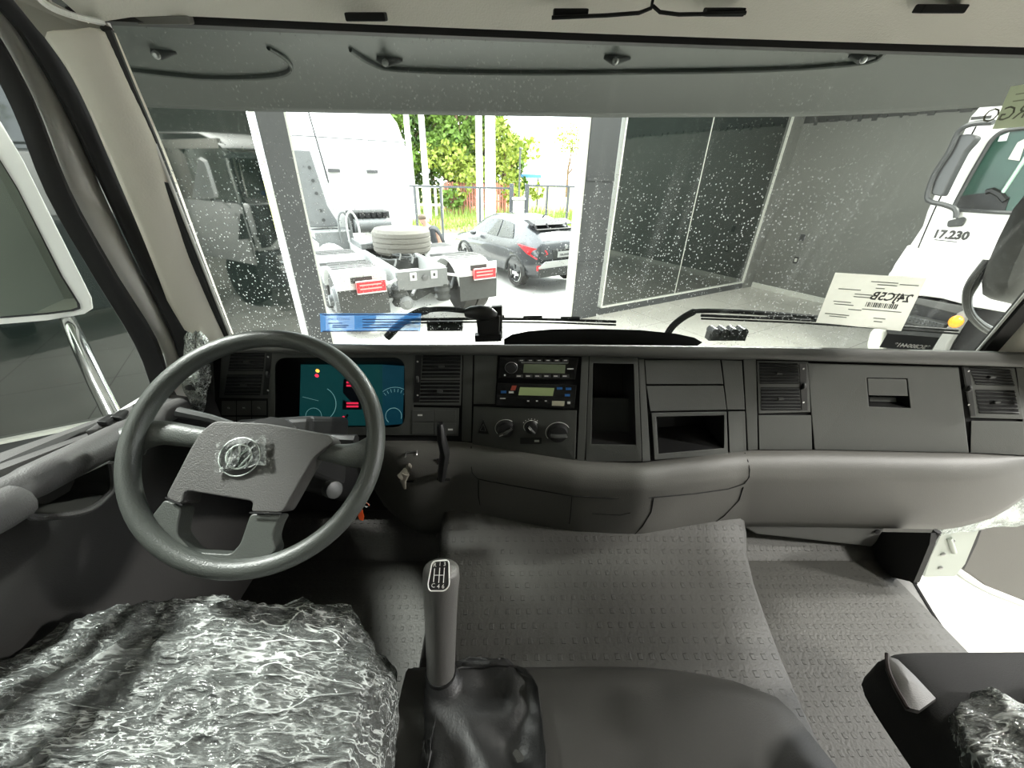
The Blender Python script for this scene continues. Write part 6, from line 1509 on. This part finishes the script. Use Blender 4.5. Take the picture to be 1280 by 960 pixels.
# far picket fences
M.wpick = mat('white_picket', (.8, .8, .75), .7); M.rpick = mat('red_fence', (.42, .16, .12), .8)
f1 = root('picket_fence', V((-6, 26.5, 0)), 'white picket fence behind the two left utility poles', 'fence')
a, b = uy(508, 250, 26.5).x, uy(552, 250, 26.5).x
zt1 = uy(530, 231, 26.5).z
n_ = 7
for k in range(n_): obj('slat', MB().box((lerp(a, b, k / (n_ - 1)), 26.5, zt1 / 2), (.14, .06, zt1)), M.wpick, f1)
for z in (.4, .95): obj('rail', MB().box(((a + b) / 2, 26.45, zt1 * z), (b - a, .06, .12)), M.wpick, f1)
f2 = root('picket_fence', V((-2, 29, 0)), 'reddish slatted fence at the foot of the trees', 'fence')
a, b = uy(556, 240, 29).x, uy(642, 240, 29).x; zt2 = uy(600, 229, 29).z
for k in range(26): obj('slat', MB().box((lerp(a, b, k / 25), 29, zt2 / 2), (.13, .05, zt2 + .1 * (k % 2))), M.rpick, f2)
for z in (.45, .9): obj('rail', MB().box(((a + b) / 2, 29.05, zt2 * z), (b - a, .06, .1)), M.rpick, f2)
# ---- trees
M.leaf = [mat('leaf_green', (.13, .22, .035), .7, var=.35, vscale=1.2), mat('leaf_yellow_green', (.26, .32, .05), .7, var=.35, vscale=1.2), mat('leaf_dark', (.07, .13, .03), .7, var=.35, vscale=1.5)]
M.bark = mat('bark', (.16, .10, .06), .9)
def tree(x, y, h, rad, mi, lb, seed, leaves=1500, zlow=1.0):
    r = random.Random(seed); t = root('tree', V((x, y, 0)), lb, 'tree', 'trees beyond the fence')
    obj('trunk', MB().tube([V((x, y, -.03)), V((x + r.uniform(-.2, .2), y, h * .4)), V((x + r.uniform(-.3, .3), y, h * .8))], [.2, .15, .05], 8), M.bark, t, smooth=True)
    for k in range(4):
        a = r.uniform(0, 2 * PI); z = h * r.uniform(.3, .55); obj('branch', MB().tube([V((x, y, z)), V((x + math.cos(a) * rad * .7, y + math.sin(a) * rad * .5, z + h * .2))], [.08, .02], 6), M.bark, t)
    cl = [(V((x + r.gauss(0, rad * .5), y + r.gauss(0, rad * .4), lerp(zlow, h, r.random() ** .8))), r.uniform(.25, .5) * rad) for _ in range(22)]
    mb = MB()
    for k in range(leaves):
        c, rr = r.choice(cl); d = V((r.gauss(0, 1), r.gauss(0, 1), r.gauss(0, 1))).normalized() * rr * r.uniform(.6, 1.05); p = c + d
        if p.z < .3: continue
        u = V((r.uniform(-1, 1), r.uniform(-1, 1), r.uniform(-1, 1))).normalized(); w = u.cross(V((r.uniform(-1, 1), r.uniform(-1, 1), r.uniform(-1, 1)))).normalized(); s = r.uniform(.12, .24)
        mb.add([p - u * s, p + w * s * .6, p + u * s, p - w * s * .6], [(0, 1, 2, 3)])
    o = obj('foliage', mb, M.leaf[mi], t); o['kind'] = 'stuff'
X = lambda px, y: uy(px, 200, y).x
tree(X(462, 33), 33, 9.5, 2.6, 1, 'yellow green tree rising behind the roof of the tractor cab', 1, 6400, 3.0)
tree(X(500, 31), 31, 10, 2.4, 0, 'leafy green tree behind the two left utility poles', 2, 7200, .6)
tree(X(540, 33), 33, 10, 2.6, 2, 'dark green tree in the middle of the far row', 3, 7200, .6)
tree(X(575, 31.5), 31.5, 10, 2.4, 0, 'mid green tree left of the slim right-hand utility pole', 4, 7200, .6)
tree(X(605, 33), 33, 9, 2.2, 0, 'green tree behind the thickest utility pole', 5, 6800, .6)
tree(X(628, 30), 30, 5.2, 1.7, 1, 'low yellow green tree at the right end of the row', 6, 1800)
tree(X(572, 29.8), 29.8, 4.0, 1.7, 1, 'low bright bush tree in front of the dark middle tree', 7, 1400, .6)
tree(X(450, 42), 42, 11, 3.5, 2, 'tall dark tree at the back of the left end of the row', 9, 2600, 2)
tree(X(520, 42), 42, 12, 3.5, 0, 'tall green tree at the back of the row behind the dark one', 10, 6000, 2)
tree(X(590, 42), 42, 11.5, 3.3, 2, 'tall dark tree at the back of the right half of the row', 11, 6000, 2)
tree(X(712, 60), 60, 8.0, 2.0, 1, 'lone far-off tree seen against the sky by the right post', 8, 500, 5.5)
